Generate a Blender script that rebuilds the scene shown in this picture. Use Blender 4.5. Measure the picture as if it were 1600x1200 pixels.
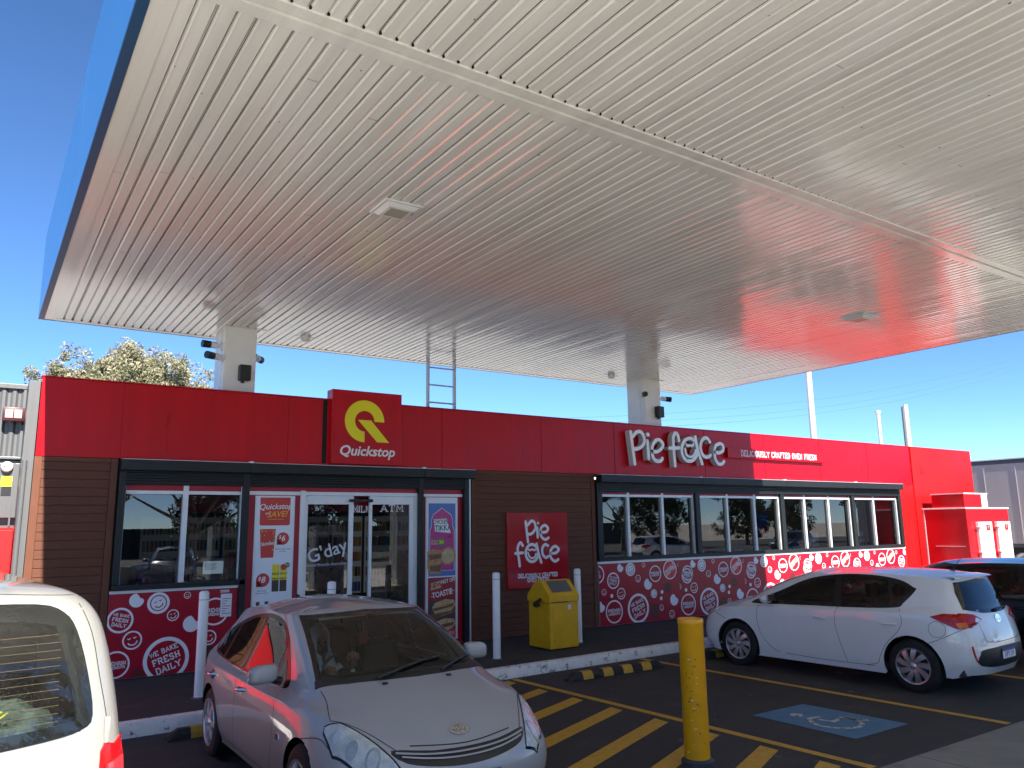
import bpy, bmesh, math, random
from math import radians, sin, cos, pi
from mathutils import Vector, Matrix
from mathutils.geometry import tessellate_polygon, delaunay_2d_cdt
from mathutils.bvhtree import BVHTree
random.seed(7)
S = bpy.context.scene
COL = S.collection
for o in list(bpy.data.objects): bpy.data.objects.remove(o)

# ------------------------------------------------------------------ camera, sky, sun, exposure
PITCH, YAW, ROLL, FPX = radians(10.344), radians(34.379), radians(-0.846), 1216.4
fw = Vector((sin(YAW)*cos(PITCH), cos(YAW)*cos(PITCH), sin(PITCH)))
r0 = Vector((cos(YAW), -sin(YAW), 0)); u0 = r0.cross(fw)
rr = cos(ROLL)*r0 + sin(ROLL)*u0; uu = -sin(ROLL)*r0 + cos(ROLL)*u0
cam = bpy.data.cameras.new('camera'); camo = bpy.data.objects.new('camera', cam); COL.objects.link(camo)
M = Matrix((rr, uu, -fw)).transposed().to_4x4(); M.translation = Vector((0, 0, 2.0)); camo.matrix_world = M
cam.sensor_fit = 'HORIZONTAL'; cam.sensor_width = 36; cam.lens = FPX/1600*36
cam.clip_start = 0.05; cam.clip_end = 3000
S.camera = camo

SUN_EL, SUN_AZ = radians(42), radians(183.5)      # azimuth measured from +Y clockwise: the sun stands behind the camera
wd = bpy.data.worlds.new('World'); S.world = wd; wd.use_nodes = True
nt = wd.node_tree; bg = nt.nodes['Background']
sky = nt.nodes.new('ShaderNodeTexSky'); sky.sky_type = 'NISHITA'; sky.sun_disc = False
sky.sun_elevation = SUN_EL; sky.sun_rotation = SUN_AZ; sky.air_density = 0.8; sky.dust_density = 0.0; sky.ozone_density = 4.0; sky.altitude = 4000
hs = nt.nodes.new('ShaderNodeHueSaturation'); hs.inputs['Saturation'].default_value = 1.1; nt.links.new(sky.outputs[0], hs.inputs['Color'])
nt.links.new(hs.outputs[0], bg.inputs[0]); bg.inputs[1].default_value = 0.092
sun = bpy.data.lights.new('sun', 'SUN'); sun.energy = 4.8; sun.angle = radians(0.5); sun.color = (1, 0.95, 0.87)
suno = bpy.data.objects.new('sun', sun); COL.objects.link(suno)
sd = Vector((sin(SUN_AZ)*cos(SUN_EL), cos(SUN_AZ)*cos(SUN_EL), sin(SUN_EL)))
suno.rotation_euler = sd.to_track_quat('Z', 'Y').to_euler(); suno.location = sd*50
S.view_settings.view_transform = 'Standard'; S.view_settings.look = 'None'
S.view_settings.exposure = 1.72; S.view_settings.gamma = 1
S.render.engine = 'CYCLES'

# ------------------------------------------------------------------ materials
def mat(name, col, rough=0.6, metal=0.0, spec=0.5, var=0.0, scale=6.0, bump=0.0, bscale=60.0, coat=0.0, emit=None, estr=0.0, stretch=None, rvar=0.0):
    m = bpy.data.materials.new(name); m.use_nodes = True; t = m.node_tree; p = t.nodes['Principled BSDF']
    p.inputs['Base Color'].default_value = (*col, 1); p.inputs['Roughness'].default_value = rough
    p.inputs['Metallic'].default_value = metal; p.inputs['Specular IOR Level'].default_value = spec
    if coat: p.inputs['Coat Weight'].default_value = coat; p.inputs['Coat Roughness'].default_value = 0.03
    if emit: p.inputs['Emission Color'].default_value = (*emit, 1); p.inputs['Emission Strength'].default_value = estr
    tc = t.nodes.new('ShaderNodeTexCoord'); mp = t.nodes.new('ShaderNodeMapping'); t.links.new(tc.outputs['Object'], mp.inputs[0])
    if stretch: mp.inputs['Scale'].default_value = stretch
    if var:
        n = t.nodes.new('ShaderNodeTexNoise'); n.inputs['Scale'].default_value = scale; n.inputs['Detail'].default_value = 8; n.inputs['Roughness'].default_value = 0.62
        t.links.new(mp.outputs[0], n.inputs['Vector'])
        r = t.nodes.new('ShaderNodeMapRange'); r.inputs[1].default_value = 0.3; r.inputs[2].default_value = 0.7; r.inputs[3].default_value = 1-var; r.inputs[4].default_value = 1+var
        t.links.new(n.outputs[0], r.inputs[0])
        mx = t.nodes.new('ShaderNodeVectorMath'); mx.operation = 'SCALE'; mx.inputs[0].default_value = col
        t.links.new(r.outputs[0], mx.inputs['Scale']); t.links.new(mx.outputs[0], p.inputs['Base Color'])
        if rvar:
            r2 = t.nodes.new('ShaderNodeMapRange'); r2.inputs[1].default_value = 0.3; r2.inputs[2].default_value = 0.7
            r2.inputs[3].default_value = max(0, rough-rvar); r2.inputs[4].default_value = min(1, rough+rvar)
            t.links.new(n.outputs[0], r2.inputs[0]); t.links.new(r2.outputs[0], p.inputs['Roughness'])
    if bump:
        n2 = t.nodes.new('ShaderNodeTexNoise'); n2.inputs['Scale'].default_value = bscale; n2.inputs['Detail'].default_value = 6
        t.links.new(mp.outputs[0], n2.inputs['Vector'])
        b = t.nodes.new('ShaderNodeBump'); b.inputs['Strength'].default_value = bump; b.inputs['Distance'].default_value = 0.01
        t.links.new(n2.outputs[0], b.inputs['Height']); t.links.new(b.outputs[0], p.inputs['Normal'])
    return m

def glass(name, tint, ior=1.5, rough=0.0, gl=(1, 1, 1)):
    m = bpy.data.materials.new(name); m.use_nodes = True; t = m.node_tree; t.nodes.clear()
    o = t.nodes.new('ShaderNodeOutputMaterial'); mx = t.nodes.new('ShaderNodeMixShader'); tr = t.nodes.new('ShaderNodeBsdfTransparent')
    g = t.nodes.new('ShaderNodeBsdfGlossy'); f = t.nodes.new('ShaderNodeFresnel'); f.inputs[0].default_value = ior
    tr.inputs[0].default_value = (*tint, 1); g.inputs['Roughness'].default_value = rough; g.inputs[0].default_value = (*gl, 1)
    t.links.new(f.outputs[0], mx.inputs[0]); t.links.new(tr.outputs[0], mx.inputs[1]); t.links.new(g.outputs[0], mx.inputs[2]); t.links.new(mx.outputs[0], o.inputs[0])
    return m

def speckle(m, lo, hi, scale, dark, light=None):
    """blotchy stains on an existing principled material: mixes a second colour in where a noise is high"""
    t = m.node_tree; p = t.nodes['Principled BSDF']; n = t.nodes.new('ShaderNodeTexNoise'); n.inputs['Scale'].default_value = scale; n.inputs['Detail'].default_value = 10
    n.inputs['Roughness'].default_value = 0.7
    tc = t.nodes.new('ShaderNodeTexCoord'); t.links.new(tc.outputs['Object'], n.inputs['Vector'])
    r = t.nodes.new('ShaderNodeMapRange'); r.inputs[1].default_value = lo; r.inputs[2].default_value = hi; t.links.new(n.outputs[0], r.inputs[0])
    mx = t.nodes.new('ShaderNodeMix'); mx.data_type = 'RGBA'; inp = p.inputs['Base Color']
    if inp.is_linked: t.links.new(inp.links[0].from_socket, mx.inputs[6])
    else: mx.inputs[6].default_value = inp.default_value
    mx.inputs[7].default_value = (*dark, 1); t.links.new(r.outputs[0], mx.inputs[0]); t.links.new(mx.outputs[2], inp)
    return m

RED = mat('red_panel', (0.50, 0.001, 0.008), 0.33, spec=.28, var=0.13, scale=2.2, stretch=(2.6, 1, .22), rvar=0.07)
REDW = mat('red_wall', (0.42, 0.004, 0.005), 0.5, spec=.25, var=0.08, scale=1.5, stretch=(1, 1, 0.25), rvar=0.1)
REDV = mat('red_vinyl', (0.36, 0.006, 0.022), 0.3, spec=.35, var=0.05, scale=2)
WHT = mat('white_paint', (0.78, 0.78, 0.76), 0.45, var=0.05, scale=5)
WVIN = mat('white_vinyl', (0.75, 0.76, 0.78), 0.4)
ALU = mat('white_aluminium', (0.68, 0.69, 0.7), 0.35, metal=0.2, var=0.05, scale=4)
COLW = mat('column_paint', (0.82, 0.81, 0.76), 0.4, var=0.06, scale=3)
BLK = mat('charcoal_metal', (0.010, 0.013, 0.014), 0.45, spec=.35, var=0.15, scale=8)
BLKP = mat('black_plastic', (0.012, 0.013, 0.014), 0.45)
RUB = mat('rubber', (0.02, 0.02, 0.02), 0.8, var=0.2, scale=30)
YEL = mat('yellow_logo', (0.85, 0.72, 0.0), 0.4)
YELB = speckle(mat('yellow_bollard', (0.72, 0.33, 0.005), 0.38, var=0.08, scale=6, bump=0.1, bscale=25), 0.66, 0.71, 9, (0.08, 0.05, 0.02))
YELBIN = speckle(mat('yellow_bin', (0.68, 0.37, 0.006), 0.4, var=0.1, scale=4), .64, .74, 7, (.3, .2, .03))
YLINE = speckle(mat('yellow_line_paint', (0.5, 0.29, 0.03), 0.7, var=0.15, scale=14), 0.60, 0.68, 22, (0.05, 0.04, 0.03))
BROWN = mat('brown_vinyl', (0.06, 0.018, 0.01), 0.4)
REDB = mat('bright_red_vinyl', (0.62, 0.01, 0.01), 0.35)
GREY = mat('grey_sheet', (0.13, 0.13, 0.13), 0.4, metal=0.3, var=0.08, scale=3, stretch=(6, 1, .6))
CHROME = mat('chrome', (0.8, 0.8, 0.82), 0.08, metal=1)
GSHOP = glass('shop_glass', (0.34, 0.37, 0.38), 1.75)
GCAR = glass('car_glass', (0.62, 0.68, 0.68), 1.5)
GDARK = glass('privacy_glass', (0.10, 0.11, 0.11), 1.5)
GLENS = glass('lens_glass', (0.93, 0.94, 0.93), 1.45, 0.02)
# wood-look cladding with streaky grain
WOOD = mat('wood_boards', (0.115, 0.042, 0.022), 0.6, spec=.25, var=0.22, scale=5, stretch=(1.5, 1, 14), bump=0.15, bscale=12)
WOODT = mat('wood_trim', (0.13, 0.048, 0.026), 0.6, spec=.25, var=0.15, scale=6, stretch=(14, 1, 1))
ASPH = mat('asphalt', (0.032, 0.031, 0.032), 0.85, var=0.28, scale=1.3, bump=0.5, bscale=160, rvar=0.12)
speckle(ASPH, 0.52, 0.78, 2.3, (0.062, 0.06, 0.057))
speckle(ASPH, 0.63, 0.70, 60.0, (0.09, 0.088, 0.082))
speckle(ASPH, 0.64, 0.72, 1.1, (0.016, 0.016, 0.017))
CONC2 = speckle(mat('shade_toned_concrete', (0.2, 0.2, 0.19), 0.85, var=0.15, scale=1.7, bump=0.25, bscale=90), 0.55, 0.75, 3.2, (0.12, 0.12, 0.115))  # darker copy of the concrete, with the canopy's shade put into its colour
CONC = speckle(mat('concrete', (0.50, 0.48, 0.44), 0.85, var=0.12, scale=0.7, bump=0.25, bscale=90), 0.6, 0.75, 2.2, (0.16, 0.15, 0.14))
KERB = speckle(mat('kerb_paint', (0.72, 0.72, 0.70), 0.7, var=0.12, scale=5, bump=0.3, bscale=40), 0.56, 0.64, 9, (0.12, 0.115, 0.11))
BLUEP = speckle(mat('blue_line_paint', (0.07, 0.17, 0.3), 0.7, var=0.15, scale=7), 0.62, 0.68, 17, (0.03, 0.04, 0.05))
WWORN = speckle(mat('worn_white_paint', (0.5, 0.5, 0.49), 0.75, var=0.1, scale=9), 0.52, 0.56, 14, (0.06, 0.1, 0.15))
SOFF = mat('soffit_sheet', (0.84, 0.835, 0.755), 0.17, var=0.09, scale=6, stretch=(1, .05, 1), rvar=0.05)
SOFF.node_tree.nodes['Principled BSDF'].inputs['Specular IOR Level'].default_value = 0.6
for k_, v_ in (('Coat Weight', 0.65), ('Coat Roughness', 0.13), ('Coat IOR', 1.75)): SOFF.node_tree.nodes['Principled BSDF'].inputs[k_].default_value = v_
DARKGAP = mat('dark_gap', (0.01, 0.01, 0.01), 0.9)
BLUEF = mat('blue_fascia', (0.06, 0.27, 0.62), 0.3, var=0.04, scale=1)
BLUED = mat('blue_flange', (0.0, 0.07, 0.16), 0.4)

# ------------------------------------------------------------------ object helpers
OFF = {}
def tag(o, label=None, cat=None, group=None, kind=None):
    if label: o['label'] = label
    if cat: o['category'] = cat
    if group: o['group'] = group
    if kind: o['kind'] = kind
    return o
def thing(name, label, cat, loc=(0, 0, 0), rz=0.0, group=None):
    o = bpy.data.objects.new(name, None); COL.objects.link(o); o.empty_display_size = 0.2
    o.location = loc; o.rotation_euler = (0, 0, rz); tag(o, label, cat, group); return o
def copy_tree(o, parent=None):
    c = o.copy(); COL.objects.link(c)
    if parent: c.parent = parent
    for ch in o.children: copy_tree(ch, c)
    return c

class MB:
    """collects boxes, tubes, lathes and flats; build() links them as one mesh object"""
    def __init__(s): s.v = []; s.f = []; s.m = []; s.sm = []; s.mats = []
    def mi(s, m):
        if m not in s.mats: s.mats.append(m)
        return s.mats.index(m)
    def face(s, vs, m, smooth=False):
        b = len(s.v); s.v += [tuple(v) for v in vs]; s.f.append(list(range(b, b+len(vs)))); s.m.append(s.mi(m)); s.sm.append(smooth)
    def grid(s, rows, m, smooth=True, closed=False, flip=False):
        b = len(s.v); n = len(rows[0])
        for r in rows: s.v += [tuple(p) for p in r]
        k = s.mi(m)
        for i in range(len(rows)-1):
            for j in range(n if closed else n-1):
                a, c = b+i*n+j, b+i*n+(j+1) % n
                q = [a, c, c+n, a+n]
                if flip: q.reverse()
                s.f.append(q); s.m.append(k); s.sm.append(smooth)
        return s
    def box(s, x0, x1, y0, y1, z0, z1, m, bev=0.0):
        if bev > 0:
            bm = bmesh.new(); bmesh.ops.create_cube(bm, size=1)
            for v in bm.verts: v.co = Vector(((x0+x1)/2+v.co.x*(x1-x0), (y0+y1)/2+v.co.y*(y1-y0), (z0+z1)/2+v.co.z*(z1-z0)))
            bmesh.ops.bevel(bm, geom=bm.edges[:], offset=bev, segments=2, affect='EDGES', profile=0.5); s.addbm(bm, m, False); return s
        P = [(x0, y0, z0), (x1, y0, z0), (x1, y1, z0), (x0, y1, z0), (x0, y0, z1), (x1, y0, z1), (x1, y1, z1), (x0, y1, z1)]
        b = len(s.v); s.v += P; k = s.mi(m)
        for q in ((0, 3, 2, 1), (4, 5, 6, 7), (0, 1, 5, 4), (1, 2, 6, 5), (2, 3, 7, 6), (3, 0, 4, 7)):
            s.f.append([b+i for i in q]); s.m.append(k); s.sm.append(False)
        return s
    def addbm(s, bm, m, smooth=True):
        b = len(s.v); bm.verts.index_update(); s.v += [tuple(v.co) for v in bm.verts]; k = s.mi(m)
        for f in bm.faces: s.f.append([b+v.index for v in f.verts]); s.m.append(k); s.sm.append(smooth)
        bm.free(); return s
    def tube(s, pts, r, m, n=8, cap=True, closed=False):
        pts = [Vector(p) for p in pts]; rs = r if isinstance(r, (list, tuple)) else [r]*len(pts); rows = []
        up = Vector((0, 0, 1)); prev = None
        for i, p in enumerate(pts):
            a = pts[i-1] if i > 0 else (pts[-1] if closed else p); c = pts[i+1] if i < len(pts)-1 else (pts[0] if closed else p)
            d = (c-a)
            d = d.normalized() if d.length > 1e-9 else Vector((0, 0, 1))
            if prev is None:
                x = d.cross(up);
                if x.length < 1e-3: x = d.cross(Vector((1, 0, 0)))
            else: x = prev - d*prev.dot(d)
            x.normalize(); prev = x; y = d.cross(x)
            rows.append([p + (x*cos(2*pi*k/n)+y*sin(2*pi*k/n))*rs[i] for k in range(n)])
        if closed: rows.append(rows[0])
        s.grid(rows, m, True, True)
        if cap and not closed: s.face(rows[0][::-1], m); s.face(rows[-1], m)
        return s
    def lathe(s, c, prof, m, n=24, axis='z', smooth=True):
        rows = []
        for r, h in prof:
            if axis == 'z': rows.append([(c[0]+r*cos(2*pi*k/n), c[1]+r*sin(2*pi*k/n), c[2]+h) for k in range(n)])
            elif axis == 'y': rows.append([(c[0]+r*cos(2*pi*k/n), c[1]+h, c[2]+r*sin(2*pi*k/n)) for k in range(n)])
            else: rows.append([(c[0]+h, c[1]+r*cos(2*pi*k/n), c[2]+r*sin(2*pi*k/n)) for k in range(n)])
        s.grid(rows, m, smooth, True); return s
    def build(s, name, parent=None, off=None, angle=38, label=None):
        me = bpy.data.meshes.new(name)
        if off is None and parent is not None:
            r = parent
            while r.parent: r = r.parent
            off = OFF.get(r.name, (0, 0, 0))
        ox = Vector(off or (0, 0, 0))
        me.from_pydata([tuple(Vector(v)-ox) for v in s.v], [], s.f)
        for m in s.mats: me.materials.append(m)
        me.polygons.foreach_set('material_index', s.m); me.polygons.foreach_set('use_smooth', s.sm)
        bm = bmesh.new(); bm.from_mesh(me); bmesh.ops.remove_doubles(bm, verts=bm.verts, dist=1e-5); bm.to_mesh(me); bm.free()
        if any(s.sm): me.set_sharp_from_angle(angle=radians(angle))
        me.update()
        o = bpy.data.objects.new(name, me); COL.objects.link(o)
        if parent: o.parent = parent
        if label: o['label'] = label
        return o
def wthing(name, label, cat, loc, group=None):
    """a thing whose parts are written in world coordinates"""
    o = thing(name, label, cat, loc, 0, group); OFF[o.name] = tuple(loc); return o
def settle(o, base):
    """moves a single-mesh thing's origin to its base"""
    b = Vector(base)
    o.data.transform(Matrix.Translation(-b)); o.location = b; return o

# 2-D drawing on a plane: polygons, rings, strokes, text. M maps (u,v,depth)->3-D
def tess(P):
    return tessellate_polygon([[Vector((p[0], p[1], 0)) for p in P]])
class Flat(MB):
    def __init__(s, fn): super().__init__(); s.fn = fn
    def poly(s, P, m, d=0.0):
        P = [tuple(p) for p in P]; b = len(s.v); s.v += [tuple(s.fn(p[0], p[1], d)) for p in P]; k = s.mi(m)
        for t in tess(P):
            a, b2, c = (P[i] for i in t)
            if (b2[0]-a[0])*(c[1]-a[1])-(b2[1]-a[1])*(c[0]-a[0]) < 0: t = (t[0], t[2], t[1])
            s.f.append([b+i for i in t]); s.m.append(k); s.sm.append(False)
        return s
    def rect(s, x0, x1, y0, y1, m, d=0.0): return s.poly([(x0, y0), (x1, y0), (x1, y1), (x0, y1)], m, d)
    def disc(s, c, r, m, d=0.0, n=28, sx=1.0): return s.poly([(c[0]+r*sx*cos(2*pi*k/n), c[1]+r*sin(2*pi*k/n)) for k in range(n)], m, d)
    def ring(s, c, r, w, m, d=0.0, n=32, a0=0, a1=2*pi):
        A = [a0+(a1-a0)*k/n for k in range(n+1)]
        for a, b in zip(A, A[1:]):
            s.poly([(c[0]+(r-w)*cos(a), c[1]+(r-w)*sin(a)), (c[0]+r*cos(a), c[1]+r*sin(a)), (c[0]+r*cos(b), c[1]+r*sin(b)), (c[0]+(r-w)*cos(b), c[1]+(r-w)*sin(b))], m, d)
        return s
    def stroke(s, P, w, m, d=0.0, caps=True):
        """one ribbon with mitred corners, so that nothing overlaps in its own plane"""
        h = w/2; P = [Vector((p[0], p[1])) for p in P]; n = len(P); cl = n > 3 and (P[0]-P[-1]).length < 1e-5; A, B = [], []
        for i in range(n):
            a = P[i]-P[i-1] if i > 0 else (P[0]-P[-2] if cl else P[1]-P[0]); c = P[i+1]-P[i] if i < n-1 else (P[1]-P[0] if cl else P[-1]-P[-2])
            a = a.normalized() if a.length > 1e-9 else Vector((1, 0)); c = c.normalized() if c.length > 1e-9 else a
            n1 = Vector((-a.y, a.x)); n2 = Vector((-c.y, c.x)); v = n1+n2
            v = v.normalized()*h/max(.55, v.length/2) if v.length > 1e-6 else n1*h
            A.append(P[i]+v); B.append(P[i]-v)
        b0 = len(s.v); s.v += [tuple(s.fn(p.x, p.y, d)) for q in zip(A, B) for p in q]; k = s.mi(m)
        for i in range(n-1): s.f.append([b0+2*i+1, b0+2*i+3, b0+2*i+2, b0+2*i]); s.m.append(k); s.sm.append(False)
        if caps and not cl:
            for e, q in ((P[0], P[1]), (P[-1], P[-2])):
                a0 = math.atan2(q.y-e.y, q.x-e.x); s.poly([(e.x+h*cos(a0+radians(t)), e.y+h*sin(a0+radians(t))) for t in range(90, 271, 20)], m, d)
        return s
    def text(s, t, x, y, size, m, d=0.0, rot=0.0, shear=0.0, bold=0.0, align='CENTER', sx=1.0):
        for poly in text_polys(t, size, shear, bold, align):
            s_v = len(s.v); k = s.mi(m)
            for (px_, py_) in poly[0]:
                px_ *= sx
                s.v.append(tuple(s.fn(x+px_*cos(rot)-py_*sin(rot), y+px_*sin(rot)+py_*cos(rot), d)))
            for f in poly[1]: s.f.append([s_v+i for i in f]); s.m.append(k); s.sm.append(False)
        return s
_tc = {}
def text_polys(t, size, shear, bold, align):
    key = (t, size, shear, bold, align)
    if key not in _tc:
        c = bpy.data.curves.new('lettering', 'FONT'); c.body = t; c.size = size; c.shear = shear; c.offset = bold*size; c.align_x = align; c.align_y = 'CENTER'
        c.resolution_u = 3; c.fill_mode = 'BOTH'
        o = bpy.data.objects.new('lettering', c); COL.objects.link(o)
        me = bpy.data.meshes.new_from_object(o.evaluated_get(bpy.context.evaluated_depsgraph_get()))
        _tc[key] = [([(v.co.x, v.co.y) for v in me.vertices], [list(p.vertices) for p in me.polygons])]
        bpy.data.objects.remove(o); bpy.data.curves.remove(c); bpy.data.meshes.remove(me)
    return _tc[key]

# slab-serif stroke letters
GL = {'A': [[(0, 0), (.5, 1), (1, 0)], [(.2, .35), (.8, .35)]], 'B': [[(.1, 0), (.1, 1), (.7, 1), (.85, .88), (.85, .65), (.7, .53), (.1, .53)], [(.7, .53), (.9, .4), (.9, .15), (.7, 0), (.1, 0)]],
 'C': [[(.92, .72), (.8, .94), (.5, 1), (.2, .9), (.06, .6), (.06, .35), (.2, .08), (.5, 0), (.8, .06), (.94, .25)]], 'D': [[(.1, 0), (.1, 1), (.6, 1), (.88, .8), (.95, .5), (.88, .2), (.6, 0), (.1, 0)]],
 'E': [[(.92, .72), (.92, 1), (.12, 1)], [(.15, 1), (.15, 0)], [(.12, 0), (.92, 0), (.92, .28)], [(.15, .5), (.65, .5)]], 'F': [[(.92, .72), (.92, 1), (.12, 1)], [(.2, 1), (.2, 0)], [(.2, .5), (.7, .5)]],
 'G': [[(.92, .72), (.8, .94), (.5, 1), (.2, .9), (.06, .6), (.06, .35), (.2, .08), (.5, 0), (.85, .08), (.9, .45), (.6, .45)]], 'H': [[(.12, 0), (.12, 1)], [(.88, 0), (.88, 1)], [(.12, .5), (.88, .5)]],
 'I': [[(.5, 0), (.5, 1)]], 'K': [[(.15, 0), (.15, 1)], [(.15, .42), (.85, 1)], [(.38, .6), (.9, 0)]], 'L': [[(.15, 1), (.15, 0), (.92, 0), (.92, .28)]], 'M': [[(.08, 0), (.08, 1), (.5, .3), (.92, 1), (.92, 0)]],
 'N': [[(.1, 0), (.1, 1), (.9, 0), (.9, 1)]], 'O': [[(.5, 0), (.2, .08), (.05, .35), (.05, .65), (.2, .92), (.5, 1), (.8, .92), (.95, .65), (.95, .35), (.8, .08), (.5, 0)]],
 'P': [[(.12, 0), (.12, 1), (.72, 1), (.9, .85), (.9, .6), (.72, .45), (.12, .45)]], 'R': [[(.12, 0), (.12, 1), (.7, 1), (.87, .86), (.87, .64), (.7, .5), (.12, .5)], [(.55, .5), (.92, 0)]],
 'S': [[(.88, .75), (.75, .95), (.5, 1), (.2, .94), (.1, .74), (.25, .56), (.75, .46), (.9, .26), (.78, .05), (.5, 0), (.22, .05), (.1, .27)]], 'T': [[(.05, .74), (.05, 1), (.95, 1), (.95, .74)], [(.5, 1), (.5, 0)]],
 'U': [[(.1, 1), (.1, .25), (.25, .04), (.5, 0), (.75, .04), (.9, .25), (.9, 1)]], 'V': [[(0, 1), (.5, 0), (1, 1)]], 'W': [[(-.1, 1), (.22, 0), (.5, .85), (.78, 0), (1.1, 1)]], 'Y': [[(0, 1), (.5, .45), (1, 1)], [(.5, .45), (.5, 0)]]}
def slab(F, t, cx, cy, h, m, d=0, rot=0.0, w=0.62, sw=0.17, gap=0.3, serif=True):
    wd_ = {'I': .35, 'W': 1.15, 'M': 1.1, ' ': .5}
    ws = [w*h*wd_.get(c, 1) for c in t]; tot = sum(ws)+gap*h*w*(len(t)-1); x = -tot/2
    def T(px_, py_): return (cx+px_*cos(rot)-py_*sin(rot), cy+px_*sin(rot)+py_*cos(rot))
    for c, cw in zip(t, ws):
        for iL, L in enumerate(GL.get(c, [])):
            F.stroke([T(x+p[0]*cw, (p[1]-.5)*h) for p in L], sw*h, m, d+iL*.0003, caps=False)
            if serif and c not in 'COGS':
                for e, q in ((L[0], L[1]), (L[-1], L[-2])):
                    if e[1] in (0, 1) and abs(e[1]-q[1]) > .3 and (len(L) < 5 or c in 'MNHU'):
                        sl = .19*h*w*1.15; F.stroke([T(x+e[0]*cw-sl, (e[1]-.5)*h*(1-.12)), T(x+e[0]*cw+sl, (e[1]-.5)*h*(1-.12))], sw*h*.75, m, d+.0009+iL*.0003+(.00012 if e is L[0] else 0), caps=False)
        x += cw+gap*h*w

D = 11.54      # the shop front plane
KZ = 0.13      # footpath height
facade = lambda y: (lambda u, v, d: (u, y-d, v))
groundm = lambda z: (lambda u, v, d: (u, v, z+d))
def catmull(P, n=6, closed=False):
    out = []; N = len(P); P = [Vector(p) for p in P]
    rng = range(N) if closed else range(N-1)
    for i in rng:
        p1, p2 = P[i], P[(i+1) % N]; p0 = P[i-1] if (i > 0 or closed) else p1*2-p2; p3 = P[(i+2) % N] if (i+2 < N or closed) else p2*2-p1
        for k in range(n):
            t = k/n; out.append(0.5*((2*p1)+(p2-p0)*t+(2*p0-5*p1+4*p2-p3)*t*t+(3*p1-p0-3*p2+p3)*t**3))
    if not closed: out.append(P[-1])
    return out
# ------------------------------------------------------------------ ground
def sheet(name, x0, x1, y0, y1, z, m, kind='structure', nx=1):
    b = MB(); b.face([(x0, y0, z), (x1, y0, z), (x1, y1, z), (x0, y1, z)], m); o = b.build(name); o['kind'] = kind; return o
GR = mat('far_ground', (0.36, 0.33, 0.28), 0.9, var=0.2, scale=0.08)
sheet('ground', -900, 900, -900, 900, -0.012, GR)
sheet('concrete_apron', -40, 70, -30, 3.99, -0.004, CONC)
sheet('shade_toned_forecourt', .4, 40, -2.0, 3.992, 0.001, CONC2)  # concrete under the canopy; its shade is painted in by the darker colour
sheet('asphalt_car_park', -6.5, 40, 3.99, 9.9, 0.0, ASPH)
sheet('side_yard', -40, -6.5, 3.99, 30, -0.006, CONC)
K0, KS = 8.84, 0.036
def ky(x): return K0+KS*x
b = MB()
b.face([(-4, ky(-4)+.02, 0), (24.6, ky(24.6)+.02, 0), (24.6, 13.2, 0), (-4, 13.2, 0)][::1], ASPH)
X0, X1 = -4, 24.6
b.v = []; b.f = []; b.m = []; b.sm = []
b.face([(X0, ky(X0)+.13, KZ), (X1, ky(X1)+.13, KZ), (X1, 13.2, KZ), (X0, 13.2, KZ)], ASPH)
b.build('footpath')['kind'] = 'structure'
b = MB(); rows = []
for i in range(115):
    x = X0+(X1-X0)*i/114; y = ky(x)+random.uniform(-.003, .003)
    rows.append([(x, y-.012, 0.0), (x, y, KZ-.035), (x, y+.03, KZ+.004), (x, y+.15, KZ+.005), (x, y+.152, KZ-.02)])
b.grid(rows, KERB, True)
b.build('kerb')['kind'] = 'structure'

# painted markings, 4 mm above the asphalt
F = Flat(groundm(0.004))
def line(p, q, w, m=YLINE):
    F.stroke([p, q], w, m, 0, caps=False)
line((6.10, 8.98), (6.30, 4.02), .1); line((8.50, 9.08), (8.66, 4.02), .1); line((11.02, 9.15), (11.24, 4.1), .1)
line((3.62, 8.9), (3.8, 4.02), .1); line((13.5, 9.25), (13.7, 4.1), .1); line((16.0, 9.3), (16.2, 4.1), .1)
for i, yr in enumerate((8.84, 8.18, 7.53, 6.88, 6.21, 5.56, 4.9, 4.3)):
    xr = 5.98+.02*i; L = 2.12 if yr > 5 else 2.12-(5-yr)*.6
    y1 = yr-L*.44
    if y1 < 4.05: L = (yr-4.05)/.44; y1 = 4.05
    F.poly([(xr, yr-.1), (xr, yr+.1), (xr-L, y1+.1), (xr-L, y1-.1)], YLINE)
F.build('parking_lines')['kind'] = 'structure'
F = Flat(groundm(0.004)); F.poly([(6.97, 4.6), (7.88, 4.61), (7.82, 5.78), (6.96, 5.78)], BLUEP)
F.build('accessible_bay_patch')['kind'] = 'structure'
F = Flat(groundm(0.008))
F.disc((7.32, 5.49), .075, WWORN)
F.stroke([(7.44, 5.3), (7.3, 5.33), (7.23, 5.28)], .05, WWORN, caps=False)
F.stroke([(7.25, 5.3)]+[(7.37+.24*cos(a), 5.07+.24*sin(a)) for a in [radians(t) for t in range(120, 400, 14)]], .05, WWORN, caps=False)
F.stroke([(7.33, 5.24), (7.37, 5.1), (7.56, 5.14)], .05, WWORN, caps=False)
F.stroke([(7.56, 5.14), (7.62, 4.98), (7.70, 4.92)], .05, WWORN, caps=False)
F.build('accessible_bay_symbol')['kind'] = 'structure'
F = Flat(groundm(0.003))
for x_ in (3.2, 6.9, 10.6, 14.3): F.rect(x_-.005, x_+.005, -1.95, 3.98, DARKGAP)
F.rect(.45, 39, 1.2, 1.212, DARKGAP); F.build('slab_joints')['kind'] = 'structure'
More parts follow.
